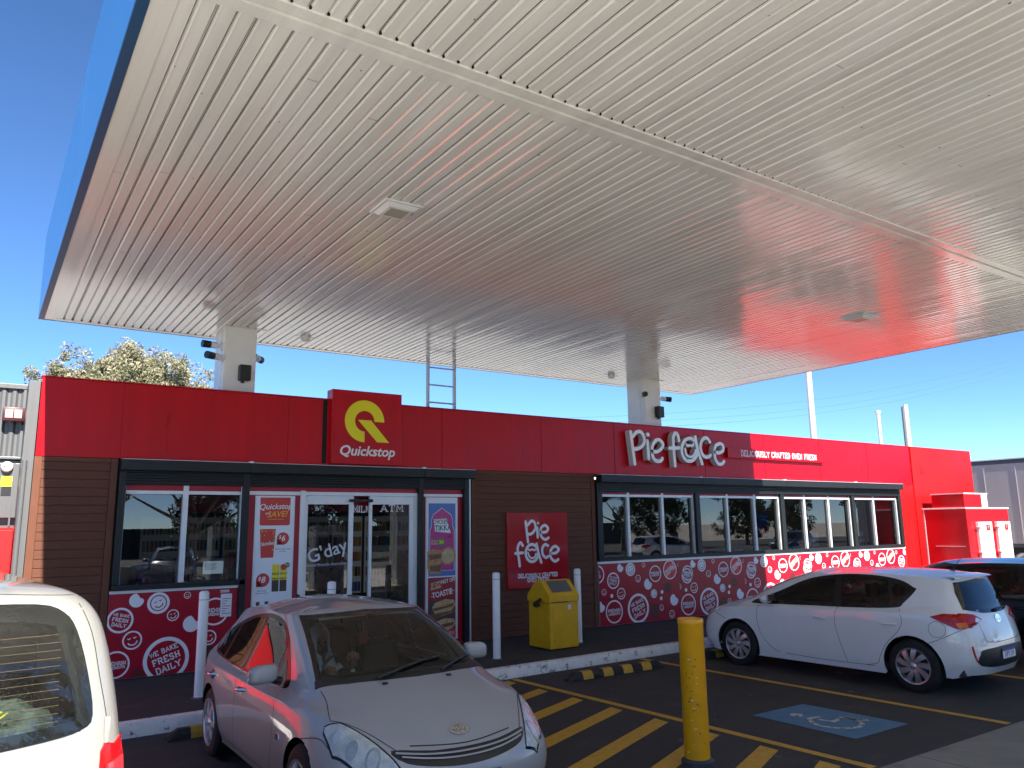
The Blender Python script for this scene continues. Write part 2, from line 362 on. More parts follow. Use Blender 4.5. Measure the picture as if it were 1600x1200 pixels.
# faint cracks and oil drips on the asphalt
F = Flat(groundm(0.002)); OIL = mat('oil_stain', (0.014, 0.014, 0.015), 0.5, var=0.2, scale=10)
for i in range(46):
    cx_, cy_ = random.uniform(2, 15), random.uniform(4.1, 8.7); R_ = random.uniform(.02, .11)
    F.poly([(cx_+R_*random.uniform(.5, 1.2)*cos(a*pi/5), cy_+R_*random.uniform(.5, 1.2)*sin(a*pi/5)) for a in range(10)], OIL)
F.build('oil_stains')['kind'] = 'structure'
LEAFM = mat('dry_leaf', (0.3, 0.22, 0.1), 0.8, var=0.3)
b = MB()
for i in range(260):
    x_, y_ = random.uniform(0.8, 16), random.choice([random.uniform(4.0, 8.7), ky(6)-random.uniform(.02, .35), random.uniform(9.6, 11.4)])
    z_ = KZ+.004 if y_ > 9.4 else .006; s_ = random.uniform(.006, .02); a_ = random.uniform(0, pi)
    b.face([(x_+s_*cos(a_), y_+s_*sin(a_), z_), (x_-s_*.5*sin(a_), y_+s_*.5*cos(a_), z_+.004), (x_-s_*cos(a_), y_-s_*sin(a_), z_), (x_+s_*.5*sin(a_), y_-s_*.5*cos(a_), z_+.002)], LEAFM)
tag(b.build('leaf_litter'), 'small dry leaves and grit scattered over the car park asphalt', 'leaf litter', kind='stuff')

# ------------------------------------------------------------------ the shop
shop = wthing('shop_building', 'long red service station shop with brown board cladding and strip windows', 'shop', (12, D, 0))
def part(b, name, parent=shop, **k): return b.build(name, parent, **k)
# shell: roof, back wall, side walls, floor
INW = mat('interior_wall', (0.16, 0.155, 0.15), 0.7, var=0.05); INF = mat('interior_floor', (0.12, 0.12, 0.12), 0.3, var=0.1); INC = mat('interior_ceiling', (0.3, 0.3, 0.29), 0.8)
b = MB(); b.box(.75, 24.3, D+.2, 20, 3.15, 3.3, INC); part(b, 'roof')
b = MB(); b.box(1.0, 24.3, 19.8, 20, .13, 3.15, INW); b.box(.8, 1.0, D+.2, 20, .13, 3.15, INW); b.box(20.6, 20.8, D+.2, 19.8, .13, 3.15, INW); part(b, 'inner_wall')
b = MB(); b.face([(1, D-.05, KZ+.01), (20.6, D-.05, KZ+.01), (20.6, 19.8, KZ+.01), (1, 19.8, KZ+.01)], INF); part(b, 'shop_floor')
# fascia: panels with 6 mm joints and a folded top
js = [.56, 1.53, 3.79, 6.44, 8.53, 10.32, 12.9, 14.9, 17.0, 19.03, 21.1]
b = MB()
for a, c in zip(js, js[1:]):
    b.box(a+.005, c-.005, D, D+.1, 2.965, 3.985, RED, bev=.004)
b.box(.57, 21.09, D+.012, D+.6, 2.97, 3.975, RED); b.box(.555, 21.105, D-.012, D+.2, 3.987, 4.003, RED)
part(b, 'fascia')
# wood look cladding
def boards(x0, x1, name):
    b = MB(); z = 2.96; h = .1115
    n = 25
    for i in range(n):
        zt = 2.90-i*h; zb = max(zt-h, KZ)
        if zt <= KZ+.02: break
        b.box(x0+.09, x1-.09, D+.012, D+.12, zb+.006, zt, WOOD, bev=.004)
    b.box(x0+.02, x1-.02, D+.03, D+.2, KZ, 2.95, WOODT)
    b.box(x0, x0+.085, D, D+.1, KZ, 2.96, WOODT, bev=.003); b.box(x1-.085, x1, D, D+.1, KZ, 2.96, WOODT, bev=.003)
    b.box(x0+.09, x1-.09, D+.002, D+.1, 2.905, 2.96, WOODT)
    part(b, name)
boards(.56, 1.52, 'wood_cladding'); boards(7.02, 9.78, 'wood_cladding')
b = MB(); b.box(.57, .75, D+.12, 20, KZ, 3.96, RED); part(b, 'side_wall')
# red end wall
b = MB(); b.box(20.42, 21.12, D+.004, D+.15, .0, 2.955, REDW); b.box(21.12, 24.4, D-.03, D+.15, 0, 4.0, REDW, bev=.006); b.box(24.2, 24.38, D+.15, 19.9, 0, 3.9, REDW)
b.lathe((21.6, D-.032, 3.35), [(0, 0), (.1, 0), (.1, -.004), (.09, -.006), (0, -.006)], REDW, 24, 'y')
part(b, 'end_wall')

# roller shutter boxes and tracks
def shutter(x0, x1, joints=()):
    b = MB()
    xs = [x0]+list(joints)+[x1]
    for a, c in zip(xs, xs[1:]): b.box(a+.002, c-.002, D-.19, D-.004, 2.80, 2.945, BLK, bev=.012)
    b.box(x0+.01, x1-.01, D-.187, D-.002, 2.946, 2.952, ALU)
    for j in joints: b.box(j-.02, j+.04, D-.16, D-.1, 2.952, 2.972, ALU)
    for k in range(5): b.box(x0+.05, x1-.05, D-.06, D-.03, 2.635+k*.036, 2.635+k*.036+.033, BLK, bev=.006)
    b.box(x0+.03, x1-.03, D-.03, D+.05, 2.62, 2.81, BLK)
    part(b, 'roller_shutter_box')
shutter(1.54, 7.0, (3.22, 6.02)); shutter(9.8, 20.3, (12.58, 15.38, 18.19))
b = MB()
for x in (1.54, 3.16, 5.98, 6.84): part(MB().box(x, x+.085, D-.07, D+.03, KZ if x > 3 else 1.32, 2.80, BLK, bev=.006), 'shutter_track')
part(MB().box(6.935, 6.955, D-.075, D+.03, KZ, 2.8, ALU), 'corner_strip')
for x in (9.80, 12.5, 15.32, 18.12, 20.24): part(MB().box(x, x+.13, D-.045, D+.03, 1.387, 2.80, BLK, bev=.006), 'shutter_track')

# windows: each is a frame with its pane
GY = D+.075
def window(x0, x1, z0=1.38, z1=2.53, left=.03, right=.03, top=True, mull_m=ALU):
    b = MB()
    b.box(x0, x0+left, D+.02, D+.11, z0, z1+.12, ALU, bev=.003); b.box(x1-right, x1, D+.02, D+.11, z0, z1+.12, ALU, bev=.003)
    b.box(x0+left, x1-right, D+.015, D+.11, z1, z1+.045, ALU); b.box(x0+left, x1-right, D+.03, D+.1, z1+.045, z1+.125, REDV)
    b.box(x0+left, x1-right, D+.03, D+.11, z0-.02, z0, BLK)
    w = part(b, 'window')
    b = MB(); b.face([(x0+left, GY, z0), (x1-right, GY, z0), (x1-right, GY, z1), (x0+left, GY, z1)], GSHOP); b.build('pane', w)
    return w
window(1.63, 2.40, 1.31, 2.50, .01, .035); window(2.40, 3.16, 1.31, 2.50, .035, .01)
xs = [9.93, 10.65, 11.59, 12.5, None, 12.63, 13.55, 14.46, 15.32, None, 15.45, 16.28, 17.23, 18.12, None, 18.25, 19.17, 20.24]
for a, c in zip(xs, xs[1:]):
    if a and c: window(a, c, 1.385, 2.535)
b = MB(); b.box(1.54, 3.24, D-.07, D+.03, 1.245, 1.315, BLK, bev=.006); b.box(1.53, 3.2, D-.015, D+.02, 1.205, 1.243, ALU); part(b, 'window_sill')
b = MB(); b.box(9.8, 20.37, D-.045, D+.03, 1.315, 1.385, BLK, bev=.006); b.box(9.79, 20.4, D-.015, D+.02, 1.27, 1.313, ALU); part(b, 'window_sill')
part(MB().box(1.53, 3.2, D+.004, D+.1, KZ, 1.205, INW), 'lower_wall')
b = MB(); b.box(9.79, 20.42, D+.004, D+.1, KZ, 1.27, INW); part(b, 'lower_wall')
# printed wrap under the windows: circles, bitten rounds, smiling faces and the slogans
def smile(F, c, r, m, d, rot=0.0):
    R = lambda x, y: (c[0]+r*(x*cos(rot)-y*sin(rot)), c[1]+r*(x*sin(rot)+y*cos(rot)))
    F.stroke([R(.62*cos(a), -.05+.6*sin(a)) for a in [radians(t) for t in range(200, 345, 24)]], .17*r, m, d, caps=False)
    for s_ in (-1, 1): F.stroke([R(s_*.36-.2, .32), R(s_*.36, .2), R(s_*.36+.2, .32)], .13*r, m, d, caps=False)
def wrap(items, x0, x1, z0, z1, name):
    F = Flat(facade(D-.004)); F.rect(x0, x1, z0, z1, REDV, 0)
    for (k, x, z, r) in items:
        def clipok(q): return True
        G = Flat(facade(D-.004)); d = .002
        w = WVIN
        if k == 'bite':
            P = [(x+r*cos(a), z+r*sin(a)) for a in [radians(t) for t in range(95, 375, 14)]]+[(x+r*.75, z+r*.25), (x+r*.5, z+r*.3), (x+r*.35, z+r*.5), (x+r*.2, z+r*.75)]
            G.poly(P, w, d)
        elif k == 'dot': G.disc((x, z), r, w, d, 14)
        elif k == 'disc': G.disc((x, z), r, w, d); G.ring((x, z), r*.75, r*.1, REDV, d+.001); smile(G, (x, z), r*.62, REDV, d+.001, .35)
        elif k == 'sm': G.ring((x, z), r, r*.17, w, d, 22); smile(G, (x, z), r*.8, w, d, .2)
        elif k == 'brown': G.disc((x, z), r, BROWN, d); G.ring((x, z), r*.6, r*.09, REDV, d+.001); smile(G, (x, z), r*.5, REDV, d+.001, .2)
        elif k in ('BAKE', 'bake'):
            G.ring((x, z), r, r*.17, w, d, 40); t = .33 if k == 'BAKE' else -.2
            for i, (s_, h_) in enumerate((('WE BAKE', .2), ('FRESH', .27), ('DAILY', .27))):
                o_ = (.40, .03, -.36)[i]; slab(G, s_, x-sin(t)*o_*r*-1*-1, z+o_*r, r*h_, w, d, t, w=.72, sw=.2)
        elif k == 'prem':
            G.ring((x, z), r, r*.13, w, d, 36); slab(G, 'PREMIUM', x, z+.1*r, r*.26, w, d, .04, w=.66, sw=.22); slab(G, 'INGREDIENTS', x, z-.2*r, r*.17, w, d, .04, w=.62, sw=.22)
        elif k == 'ring':
            G.ring((x, z), r, r*.15, w, d, 36); slab(G, 'HOT', x, z+.15*r, r*.3, w, d, .1); slab(G, 'FOOD', x, z-.25*r, r*.3, w, d, .1)
        elif k == 'red':
            G.disc((x, z), r*.93, REDB, d-.0005); G.ring((x, z), r, r*.12, w, d, 36); t = .6
            slab(G, 'FRESHLY', x-sin(t)*.16*r, z+cos(t)*.16*r, r*.26, w, d+.001, t, w=.66, sw=.22); slab(G, 'CRAFTED', x+sin(t)*.16*r, z-cos(t)*.16*r, r*.26, w, d+.001, t, w=.66, sw=.22)
        # trim what crosses the panel's edge
        if x-r*1.05 < x0 or x+r*1.05 > x1 or z-r*1.05 < z0 or z+r*1.05 > z1:
            me = bpy.data.meshes.new('trim'); me.from_pydata(G.v, [], G.f); me.polygons.foreach_set('material_index', G.m)
            bm = bmesh.new(); bm.from_mesh(me)
            for co, no in (((x0, 0, 0), (-1, 0, 0)), ((x1, 0, 0), (1, 0, 0)), ((0, 0, z0), (0, 0, -1)), ((0, 0, z1), (0, 0, 1))):
                bmesh.ops.bisect_plane(bm, geom=bm.verts[:]+bm.edges[:]+bm.faces[:], plane_co=co, plane_no=no, clear_outer=True)
            b0 = len(F.v); bm.verts.index_update(); F.v += [tuple(v.co) for v in bm.verts]
            for f in bm.faces: F.f.append([b0+v.index for v in f.verts]); F.m.append(F.mi(G.mats[f.material_index])); F.sm.append(False)
            bm.free(); bpy.data.meshes.remove(me)
        else:
            b0 = len(F.v); F.v += G.v
            for f, m_ in zip(G.f, G.m): F.f.append([b0+i for i in f]); F.m.append(F.mi(G.mats[m_])); F.sm.append(False)
    return part(F, name)
PAT = [('bake',10.16,0.95,0.153),('bite',10.35,1.18,0.078),('disc',10.61,1.14,0.125),('sm',10.96,1.21,0.045),('sm',10.80,0.96,0.071),('prem',11.27,1.03,0.160),('red',11.68,1.09,0.189),('sm',11.95,1.18,0.049),('bite',11.06,0.84,0.105),('brown',11.59,0.75,0.099),('sm',9.92,0.75,0.060),('dot',10.11,0.67,0.038),('sm',10.35,0.70,0.107),('disc',11.21,0.65,0.084),('dot',11.43,0.67,0.037),('dot',11.40,0.55,0.037),('sm',11.40,0.37,0.058),('brown',11.22,0.32,0.136),('BAKE',10.78,0.40,0.277),('prem',10.16,0.38,0.213),('bite',9.83,0.49,0.100),('sm',11.68,0.23,0.074),('bite',11.76,0.50,0.112)]
pers = [9.81, 11.95, 14.0, 16.0, 18.0, 20.0]
wrap([('ring', 9.77, 1.08, .171)]+PAT, 9.81, 11.93, .14, 1.268, 'printed_panel')
for i in range(1, 4):
    sh = 2.0*i
    wrap([(k, x+sh, z, r) for k, x, z, r in PAT]+[('prem', 12.28-.1+sh-2.0, 1.0, .155)], 9.935+sh, 11.93+sh, .14, 1.268, 'printed_panel')
wrap([(k, x+8, z, r) for k, x, z, r in PAT]+[(k, x+10, z, r) for k, x, z, r in PAT[:5]], 17.935, 20.4, .14, 1.268, 'printed_panel')
LP = [('bite',1.86,1.11,0.090),('disc',2.13,1.06,0.14),('bake',1.68,0.87,0.159),('sm',2.49,1.14,0.045),('sm',2.32,0.89,0.076),('sm',1.84,0.61,0.119),('bite',2.56,0.76,0.107),('prem',1.66,0.32,0.17),('BAKE',2.27,0.33,0.285),('brown',2.80,0.30,0.15),('brown',1.93,0.17,0.067),('prem',2.86,0.90,0.185),('sm',2.80,0.56,0.1)]
wrap(LP, 1.53, 3.2, .14, 1.203, 'printed_panel')
F = Flat(facade(D-.012)); F.rect(2.93, 3.08, .82, 1.13, WVIN, 0)
for i in range(7): F.rect(2.95, 3.06-.03*(i % 3), 1.06-i*.033, 1.068-i*.033, REDV, .002)
for i in range(2): F.rect(2.92, 3.04, 1.15+i*.02, 1.162+i*.02, WVIN, 0)
o = part(F, 'window_notice', label='small white paper notice with red lines')

# entrance: side panels, header, two sliding leaves
b = MB()
b.box(3.245, 4.02, D+.02, D+.12, KZ, 2.5, REDV); b.box(6.07, 6.84, D+.02, D+.12, KZ, 2.5, REDV)
b.box(3.245, 5.98, D+.0, D+.12, 2.50, 2.555, ALU, bev=.003); b.box(3.245, 5.98, D+.02, D+.12, 2.555, 2.62, REDV)
b.box(6.07, 6.84, D+.0, D+.12, 2.50, 2.545, ALU, bev=.003); b.box(6.07, 6.84, D+.02, D+.12, 2.545, 2.62, REDV)
b.box(4.02, 4.10, D-.01, D+.13, KZ, 2.57, ALU, bev=.004); b.box(5.93, 5.98, D, D+.12, KZ, 2.5, ALU)
part(b, 'door_surround')
b = MB(); b.box(4.80, 5.18, D-.05, D+.02, 2.405, 2.45, BLKP, bev=.01); part(b, 'door_sensor')
def leaf(x0, x1):
    b = MB(); y0, y1 = D+.03, D+.075
    b.box(x0, x0+.05, y0, y1, KZ+.01, 2.5, ALU, bev=.003); b.box(x1-.075, x1, y0, y1, KZ+.01, 2.5, ALU, bev=.003)
    b.box(x0+.05, x1-.075, y0, y1, 2.37, 2.5, ALU); b.box(x0+.05, x1-.075, y0, y1, KZ+.01, .3, ALU)
    w = part(b, 'sliding_door')
    b = MB(); b.face([(x0+.05, D+.05, .3), (x1-.075, D+.05, .3), (x1-.075, D+.05, 2.37), (x0+.05, D+.05, 2.37)], GSHOP); b.build('pane', w)
    return w
l1 = leaf(4.10, 4.885); l2 = leaf(5.15, 5.93)
FROST = mat('frosted_lettering', (0.6, 0.6, 0.62), 0.6)
F = Flat(facade(D+.046)); F.text("G'day", 4.48, 1.66, .28, FROST, rot=.28, bold=.012); F.text('United Proudly Australian', 4.46, 1.47, .062, FROST, rot=.03, shear=.2); F.build('door_lettering', l1)
F = Flat(facade(D+.10)); slab(F, 'MILK', 5.045, 2.30, .10, WVIN, w=.62); part(F, 'milk_lettering')
F = Flat(facade(D+.046)); slab(F, 'ATM', 5.55, 2.31, .11, FROST, w=.95); F.build('door_lettering', l2)
F = Flat(facade(D+.12)); slab(F, 'DI', 3.13, 2.34, .11, WVIN, w=.8); part(F, 'window_lettering')
b = MB(); b.box(1.62, 5.95, D+.25, D+.27, 2.25, 2.62, REDV); part(b, 'inner_bulkhead')

# ---- posters
def tx(F, t, x, y, s_, m, **k): F.text(t, x, y, s_, m, **k)
p1 = wthing('promotion_poster', 'tall white poster with red header and three priced snack and drink offers', 'poster', (3.64, D, 1.3))
b = MB(); b.box(3.35, 3.935, D-.012, D+.018, .24, 2.49, ALU, bev=.004); b.build('frame', p1)
PW = mat('poster_white', (0.72, 0.76, 0.8), 0.3); PR = mat('poster_red', (0.55, 0.03, 0.025), 0.35); PD = mat('poster_dark', (0.05, 0.03, 0.02), 0.4)
PY = mat('poster_yellow', (0.8, 0.65, 0.02), 0.4); PG = mat('poster_green', (0.03, 0.25, 0.05), 0.4); PB = mat('poster_bottle', (0.23, 0.14, 0.09), 0.35); PO = mat('poster_orange', (0.85, 0.4, 0.02), 0.4)
F = Flat(facade(D-.016)); F.rect(3.37, 3.915, .26, 2.475, PW)
F.poly([(3.42, 2.465), (3.42, 2.08), (3.435, 2.06), (3.85, 2.06), (3.865, 2.08), (3.865, 2.465)], PR, .001)
tx(F, 'Quickstop', 3.645, 2.33, .115, WVIN, d=.002, shear=.25, bold=.012, rot=.03); tx(F, 'and', 3.53, 2.235, .05, WVIN, d=.002, shear=.25, bold=.01); tx(F, 'SAVE!', 3.67, 2.22, .12, PO, d=.002, shear=.25, bold=.015, rot=.03); F.rect(3.54, 3.77, 2.145, 2.152, PO, .002)
def price(c, r, t, sup=''):
    F.disc(c, r*1.06, PW, .001); F.disc(c, r, PR, .002); F.poly([(c[0]-r, c[1]), (c[0]-r, c[1]-r), (c[0], c[1]-r)], PR, .002)
    tx(F, '$', c[0]-r*.52, c[1]+.02, r*.75, WVIN, d=.003, shear=.2, bold=.015); tx(F, t, c[0]+r*.02, c[1], r*1.25, WVIN, d=.003, shear=.2, bold=.02)
    if sup: tx(F, sup, c[0]+r*.62, c[1]+r*.2, r*.55, WVIN, d=.003, shear=.2, bold=.015)
def small(cx_, cz, a, b_): tx(F, a, cx_, cz, .028, PD, d=.002); tx(F, b_, cx_, cz-.033, .028, PD, d=.002)
F.poly([(3.43, 2.01), (3.66, 2.01), (3.635, 1.6), (3.455, 1.6)], PR, .002)
for i in range(34): F.disc((random.choice([random.uniform(3.44, 3.47), random.uniform(3.62, 3.65), random.uniform(3.45, 3.64)]), random.uniform(1.9, 2.0) if i % 2 else random.uniform(1.65, 2.0)), random.uniform(.004, .01), random.choice([PY, PG, PO, PR]), .003, 8)
tx(F, 'Skittles', 3.55, 1.80, .068, WVIN, d=.004, rot=.12, bold=.015)
price((3.77, 1.87), .09, '6'); small(3.77, 1.72, 'Skittles 190g - 200g', 'varieties')
price((3.5, 1.29), .095, '8'); small(3.49, 1.14, 'Solo Energy', '500mL varieties')
for i, c_ in enumerate((PY, PR)):
    x_ = 3.68+i*.115; F.rect(x_-.05, x_+.05, 1.12, 1.5, PD, .002); F.rect(x_-.05, x_+.05, 1.28, 1.5, PY, .003); F.disc((x_, 1.46), .045, c_, .004)
    tx(F, 'SOLO', x_, 1.37, .042, PD, d=.005, bold=.02); tx(F, 'ENERGY', x_, 1.30, .03, PD, d=.005, bold=.02)
F.disc((3.85, 1.49), .037, PG, .004); tx(F, 'NEW', 3.85, 1.49, .03, WVIN, d=.005)
for i in range(2):
    x_ = 3.44+i*.125; F.poly([(x_-.05, .52), (x_+.05, .52), (x_+.052, .85), (x_+.022, .92), (x_+.022, .95), (x_-.022, .95), (x_-.022, .92), (x_-.052, .85)], PB, .002); F.rect(x_-.026, x_+.026, .945, .99, PD, .003)
    F.rect(x_-.05, x_+.05, .68, .80, PD, .003); tx(F, 'Dare', x_, .74, .045, WVIN, d=.004, shear=.2, rot=.2)
price((3.76, .83), .085, '8', '30'); small(3.77, .69, 'Dare Flavoured Milk', '500mL varieties')
F.build('printed_sheet', p1)

p2 = wthing('food_poster', 'tall narrow pink, blue and dark red poster showing pies and sandwiches', 'poster', (6.43, D, 1.3))
b = MB(); b.box(6.13, 6.735, D-.012, D+.018, .2, 2.49, ALU, bev=.004); b.build('frame', p2)
C1 = mat('poster_blue', (0.08, 0.16, 0.45), 0.35); C2 = mat('poster_pink', (0.45, 0.03, 0.2), 0.35); C3 = mat('poster_crust', (0.42, 0.22, 0.08), 0.4, var=0.4, scale=25); C4 = mat('poster_filling', (0.16, 0.08, 0.04), 0.4, var=0.6, scale=50); C5 = mat('poster_bread', (0.5, 0.36, 0.2), 0.4, var=0.25, scale=20); C6 = mat('poster_teal', (0.01, 0.1, 0.09), 0.4)
C7 = mat('poster_board', (0.07, 0.05, 0.045), 0.5, var=.3, scale=20); C8 = mat('poster_darkred', (0.3, 0.02, 0.025), 0.35)
F = Flat(facade(D-.016)); F.rect(6.15, 6.715, .22, 2.475, PW)
zz = [(6.175 if i % 2 else 6.185, 2.39-i*.02) for i in range(60)]; zr = [(6.695 if i % 2 else 6.685, 2.39-i*.02) for i in range(60)]
F.poly(zz+zr[::-1], C1, .001)
dome = [(6.21, 1.3), (6.21, 1.95), (6.24, 2.02), (6.24, 2.12), (6.27, 2.2), (6.36, 2.26), (6.43, 2.31), (6.50, 2.26), (6.60, 2.2), (6.63, 2.12), (6.63, 2.02), (6.66, 1.95), (6.66, 1.3)]
F.poly([((x-6.435)*1.04+6.435, (z-1.7)*1.015+1.7) for x, z in dome], WVIN, .002); F.poly(dome, C2, .003)
F.poly([(6.27, 2.13), (6.52, 2.14), (6.6, 1.9), (6.3, 1.93)], WVIN, .004); tx(F, 'CHICKEN', 6.405, 2.085, .095, C6, d=.005, bold=.02, sx=.72); tx(F, 'TIKKA', 6.45, 1.985, .13, C6, d=.005, bold=.02, sx=.85, rot=.05)
F.poly([(6.51, 1.83), (6.6, 1.88), (6.62, 1.85), (6.6, 1.82)], C8, .004)
F.rect(6.23, 6.4, 1.72, 1.79, C5, .004); tx(F, 'NEW', 6.29, 1.755, .06, C2, d=.005, bold=.02); F.disc((6.42, 1.76), .065, PG, .005); tx(F, '$6', 6.42, 1.76, .085, PY, d=.006, bold=.02)
F.disc((6.545, 1.53), .15, C3, .004); F.disc((6.545, 1.53), .12, C5, .005)
F.poly([(6.16, 1.6), (6.26, 1.65), (6.42, 1.62), (6.44, 1.5), (6.4, 1.4), (6.43, 1.3), (6.4, 1.24), (6.2, 1.25), (6.16, 1.35)], C3, .006)
F.poly([(6.18, 1.56), (6.42, 1.57), (6.42, 1.5), (6.2, 1.47)], C4, .007); F.poly([(6.2, 1.38), (6.42, 1.4), (6.4, 1.28), (6.21, 1.3)], C4, .007)
F.poly([(6.175, .22), (6.175, 1.19)]+[(6.185 if i % 2 else 6.175, 1.19-i*.001) for i in range(1)]+[(6.69, 1.19), (6.69, .22)], C7, .001)
F.rect(6.175, 6.69, .82, 1.19, C8, .002); F.poly([(6.22, 1.1), (6.42, 1.14), (6.42, 1.03), (6.22, .99)], C5, .003); tx(F, 'NEW', 6.32, 1.066, .1, C8, d=.004, rot=.16, bold=.02, sx=.95)
tx(F, 'HOT OFF', 6.55, 1.13, .085, WVIN, d=.004, rot=.16, bold=.02, sx=.75); tx(F, 'TOASTIE', 6.44, .93, .125, WVIN, d=.004, rot=.16, bold=.02, sx=.78); tx(F, 'THE', 6.25, .89, .03, WVIN, d=.004); tx(F, 'PRESS', 6.63, .97, .03, WVIN, d=.004)
for zc in (.72, .42):
    F.poly([(6.18, zc-.12), (6.69, zc-.02), (6.69, zc-.1), (6.25, zc-.2)], C4, .003)
    F.poly([(6.25, zc), (6.3, zc+.07), (6.5, zc+.12), (6.66, zc+.1), (6.69, zc+.02), (6.6, zc-.07), (6.3, zc-.1)], C5, .004); F.poly([(6.26, zc-.02), (6.45, zc+.03), (6.67, zc+.05), (6.64, zc), (6.45, zc-.03), (6.3, zc-.06)], C4, .005)
    F.poly([(6.3, zc-.01), (6.45, zc+.025), (6.62, zc+.03), (6.45, zc+.01)], PO if zc > .5 else C8, .006); tx(F, 'CHICKEN PESTO' if zc > .5 else 'HAM & CHEESE', 6.52, zc-.115, .03, C5, d=.005, rot=.2)
F.disc((6.62, .3), .075, PR, .006); tx(F, '$11', 6.62, .3, .07, WVIN, d=.007, bold=.02)
F.build('printed_sheet', p2)

# ---- raised square sign with the yellow Q
q = wthing('square_logo_sign', 'raised red square sign with a yellow letter Q mark above the entrance', 'sign', (5.03, D, 2.98))
b = MB(); b.box(4.44, 5.63, D-.1, D+.13, 2.985, 4.15, RED, bev=.006); b.box(4.33, 4.40, D-.006, D, 2.99, 3.98, DARKGAP); b.build('sign_box', q)
F = Flat(facade(D-.104)); c = (4.985, 3.69); ro, ri = .335, .165
pts = [(c[0]+ro*cos(a), c[1]+ro*sin(a)) for a in [radians(t) for t in range(-4, 275, 6)]]
pts = [(c[0]+ro*cos(a), c[1]-.02+ro*sin(a)) for a in [radians(t) for t in range(0, 271, 6)]]; pin = [(c[0]+ri*cos(a), c[1]-.02+ri*sin(a)) for a in [radians(t) for t in range(270, -1, -6)]]
F.poly(pts+pin, YEL, .0); F.poly([(4.867, 3.686), (5.091, 3.689), (5.41, 3.345), (5.2, 3.345)], YEL, .002)
tx(F, 'Quickstop', 5.035, 3.19, .215, WHT, d=.001, shear=.22, bold=.022, sx=1.04); F.build('sign_lettering', q)

# ---- raised handwritten sign
PIE1 = [[(10.627, 3.807), (10.703, 3.176)], [(10.683, 3.719), (10.781, 3.808), (10.895, 3.822), (10.973, 3.742), (10.988, 3.635), (10.93, 3.541), (10.803, 3.482), (10.71, 3.47)], [(11.095, 3.779), (11.097, 3.776)], [(11.076, 3.647), (11.086, 3.295)], [(11.186, 3.444), (11.323, 3.442), (11.456, 3.51), (11.505, 3.598), (11.425, 3.679), (11.317, 3.674), (11.215, 3.569), (11.186, 3.444), (11.219, 3.308), (11.31, 3.25), (11.418, 3.261), (11.468, 3.309)], [(11.974, 3.699), (11.949, 3.808), (11.885, 3.853), (11.825, 3.786), (11.805, 3.659), (11.811, 3.439), (11.824, 3.173)], [(11.685, 3.528), (11.963, 3.548)], [(12.518, 3.532), (12.503, 3.636), (12.442, 3.717), (12.349, 3.759), (12.242, 3.754), (12.142, 3.702), (12.07, 3.616), (12.038, 3.511), (12.054, 3.409), (12.113, 3.329), (12.205, 3.286), (12.311, 3.29), (12.412, 3.339), (12.486, 3.426), (12.518, 3.532)], [(12.471, 3.804), (12.508, 3.547), (12.633, 3.238)], [(12.183, 3.629), (12.215, 3.602), (12.272, 3.612)], [(12.318, 3.611), (12.363, 3.605), (12.401, 3.647)], [(12.141, 3.531), (12.167, 3.421), (12.253, 3.369), (12.357, 3.389), (12.419, 3.447), (12.448, 3.513)], [(12.91, 3.712), (12.844, 3.782), (12.751, 3.794), (12.65, 3.715), (12.604, 3.584), (12.64, 3.456), (12.74, 3.387), (12.858, 3.4), (12.902, 3.434)], [(13.046, 3.505), (13.19, 3.494), (13.318, 3.557), (13.303, 3.664), (13.196, 3.692), (13.069, 3.621), (13.033, 3.488), (13.056, 3.342), (13.144, 3.255), (13.253, 3.258), (13.319, 3.31)]]
PIE2 = [[(8.119, 2.075), (8.164, 1.718)], [(8.157, 2.012), (8.251, 2.085), (8.317, 2.052), (8.327, 1.946), (8.246, 1.863), (8.154, 1.854)], [(8.391, 2.049), (8.394, 2.045)], [(8.368, 1.967), (8.377, 1.798)], [(8.445, 1.881), (8.567, 1.89), (8.609, 1.953), (8.543, 2.007), (8.461, 1.966), (8.437, 1.881), (8.47, 1.796), (8.549, 1.752), (8.618, 1.782)], [(8.046, 1.659), (7.995, 1.712), (7.942, 1.641), (7.94, 1.538), (7.963, 1.414), (7.974, 1.311)], [(7.889, 1.529), (8.043, 1.535)], [(8.38, 1.52), (8.368, 1.586), (8.331, 1.64), (8.277, 1.67), (8.216, 1.672), (8.161, 1.644), (8.122, 1.593), (8.108, 1.529), (8.119, 1.463), (8.156, 1.41), (8.209, 1.38), (8.27, 1.377), (8.325, 1.404), (8.365, 1.455), (8.38, 1.52)], [(8.347, 1.683), (8.383, 1.524), (8.445, 1.355)], [(8.161, 1.593), (8.2, 1.572), (8.234, 1.587)], [(8.26, 1.586), (8.297, 1.569), (8.332, 1.593)], [(8.154, 1.531), (8.184, 1.468), (8.241, 1.435), (8.302, 1.454), (8.33, 1.509)], [(8.6, 1.645), (8.534, 1.668), (8.473, 1.606), (8.475, 1.5), (8.541, 1.435), (8.595, 1.454)], [(8.65, 1.506), (8.773, 1.512), (8.838, 1.574), (8.763, 1.63), (8.68, 1.589), (8.642, 1.495), (8.675, 1.41), (8.755, 1.364), (8.824, 1.394)]]
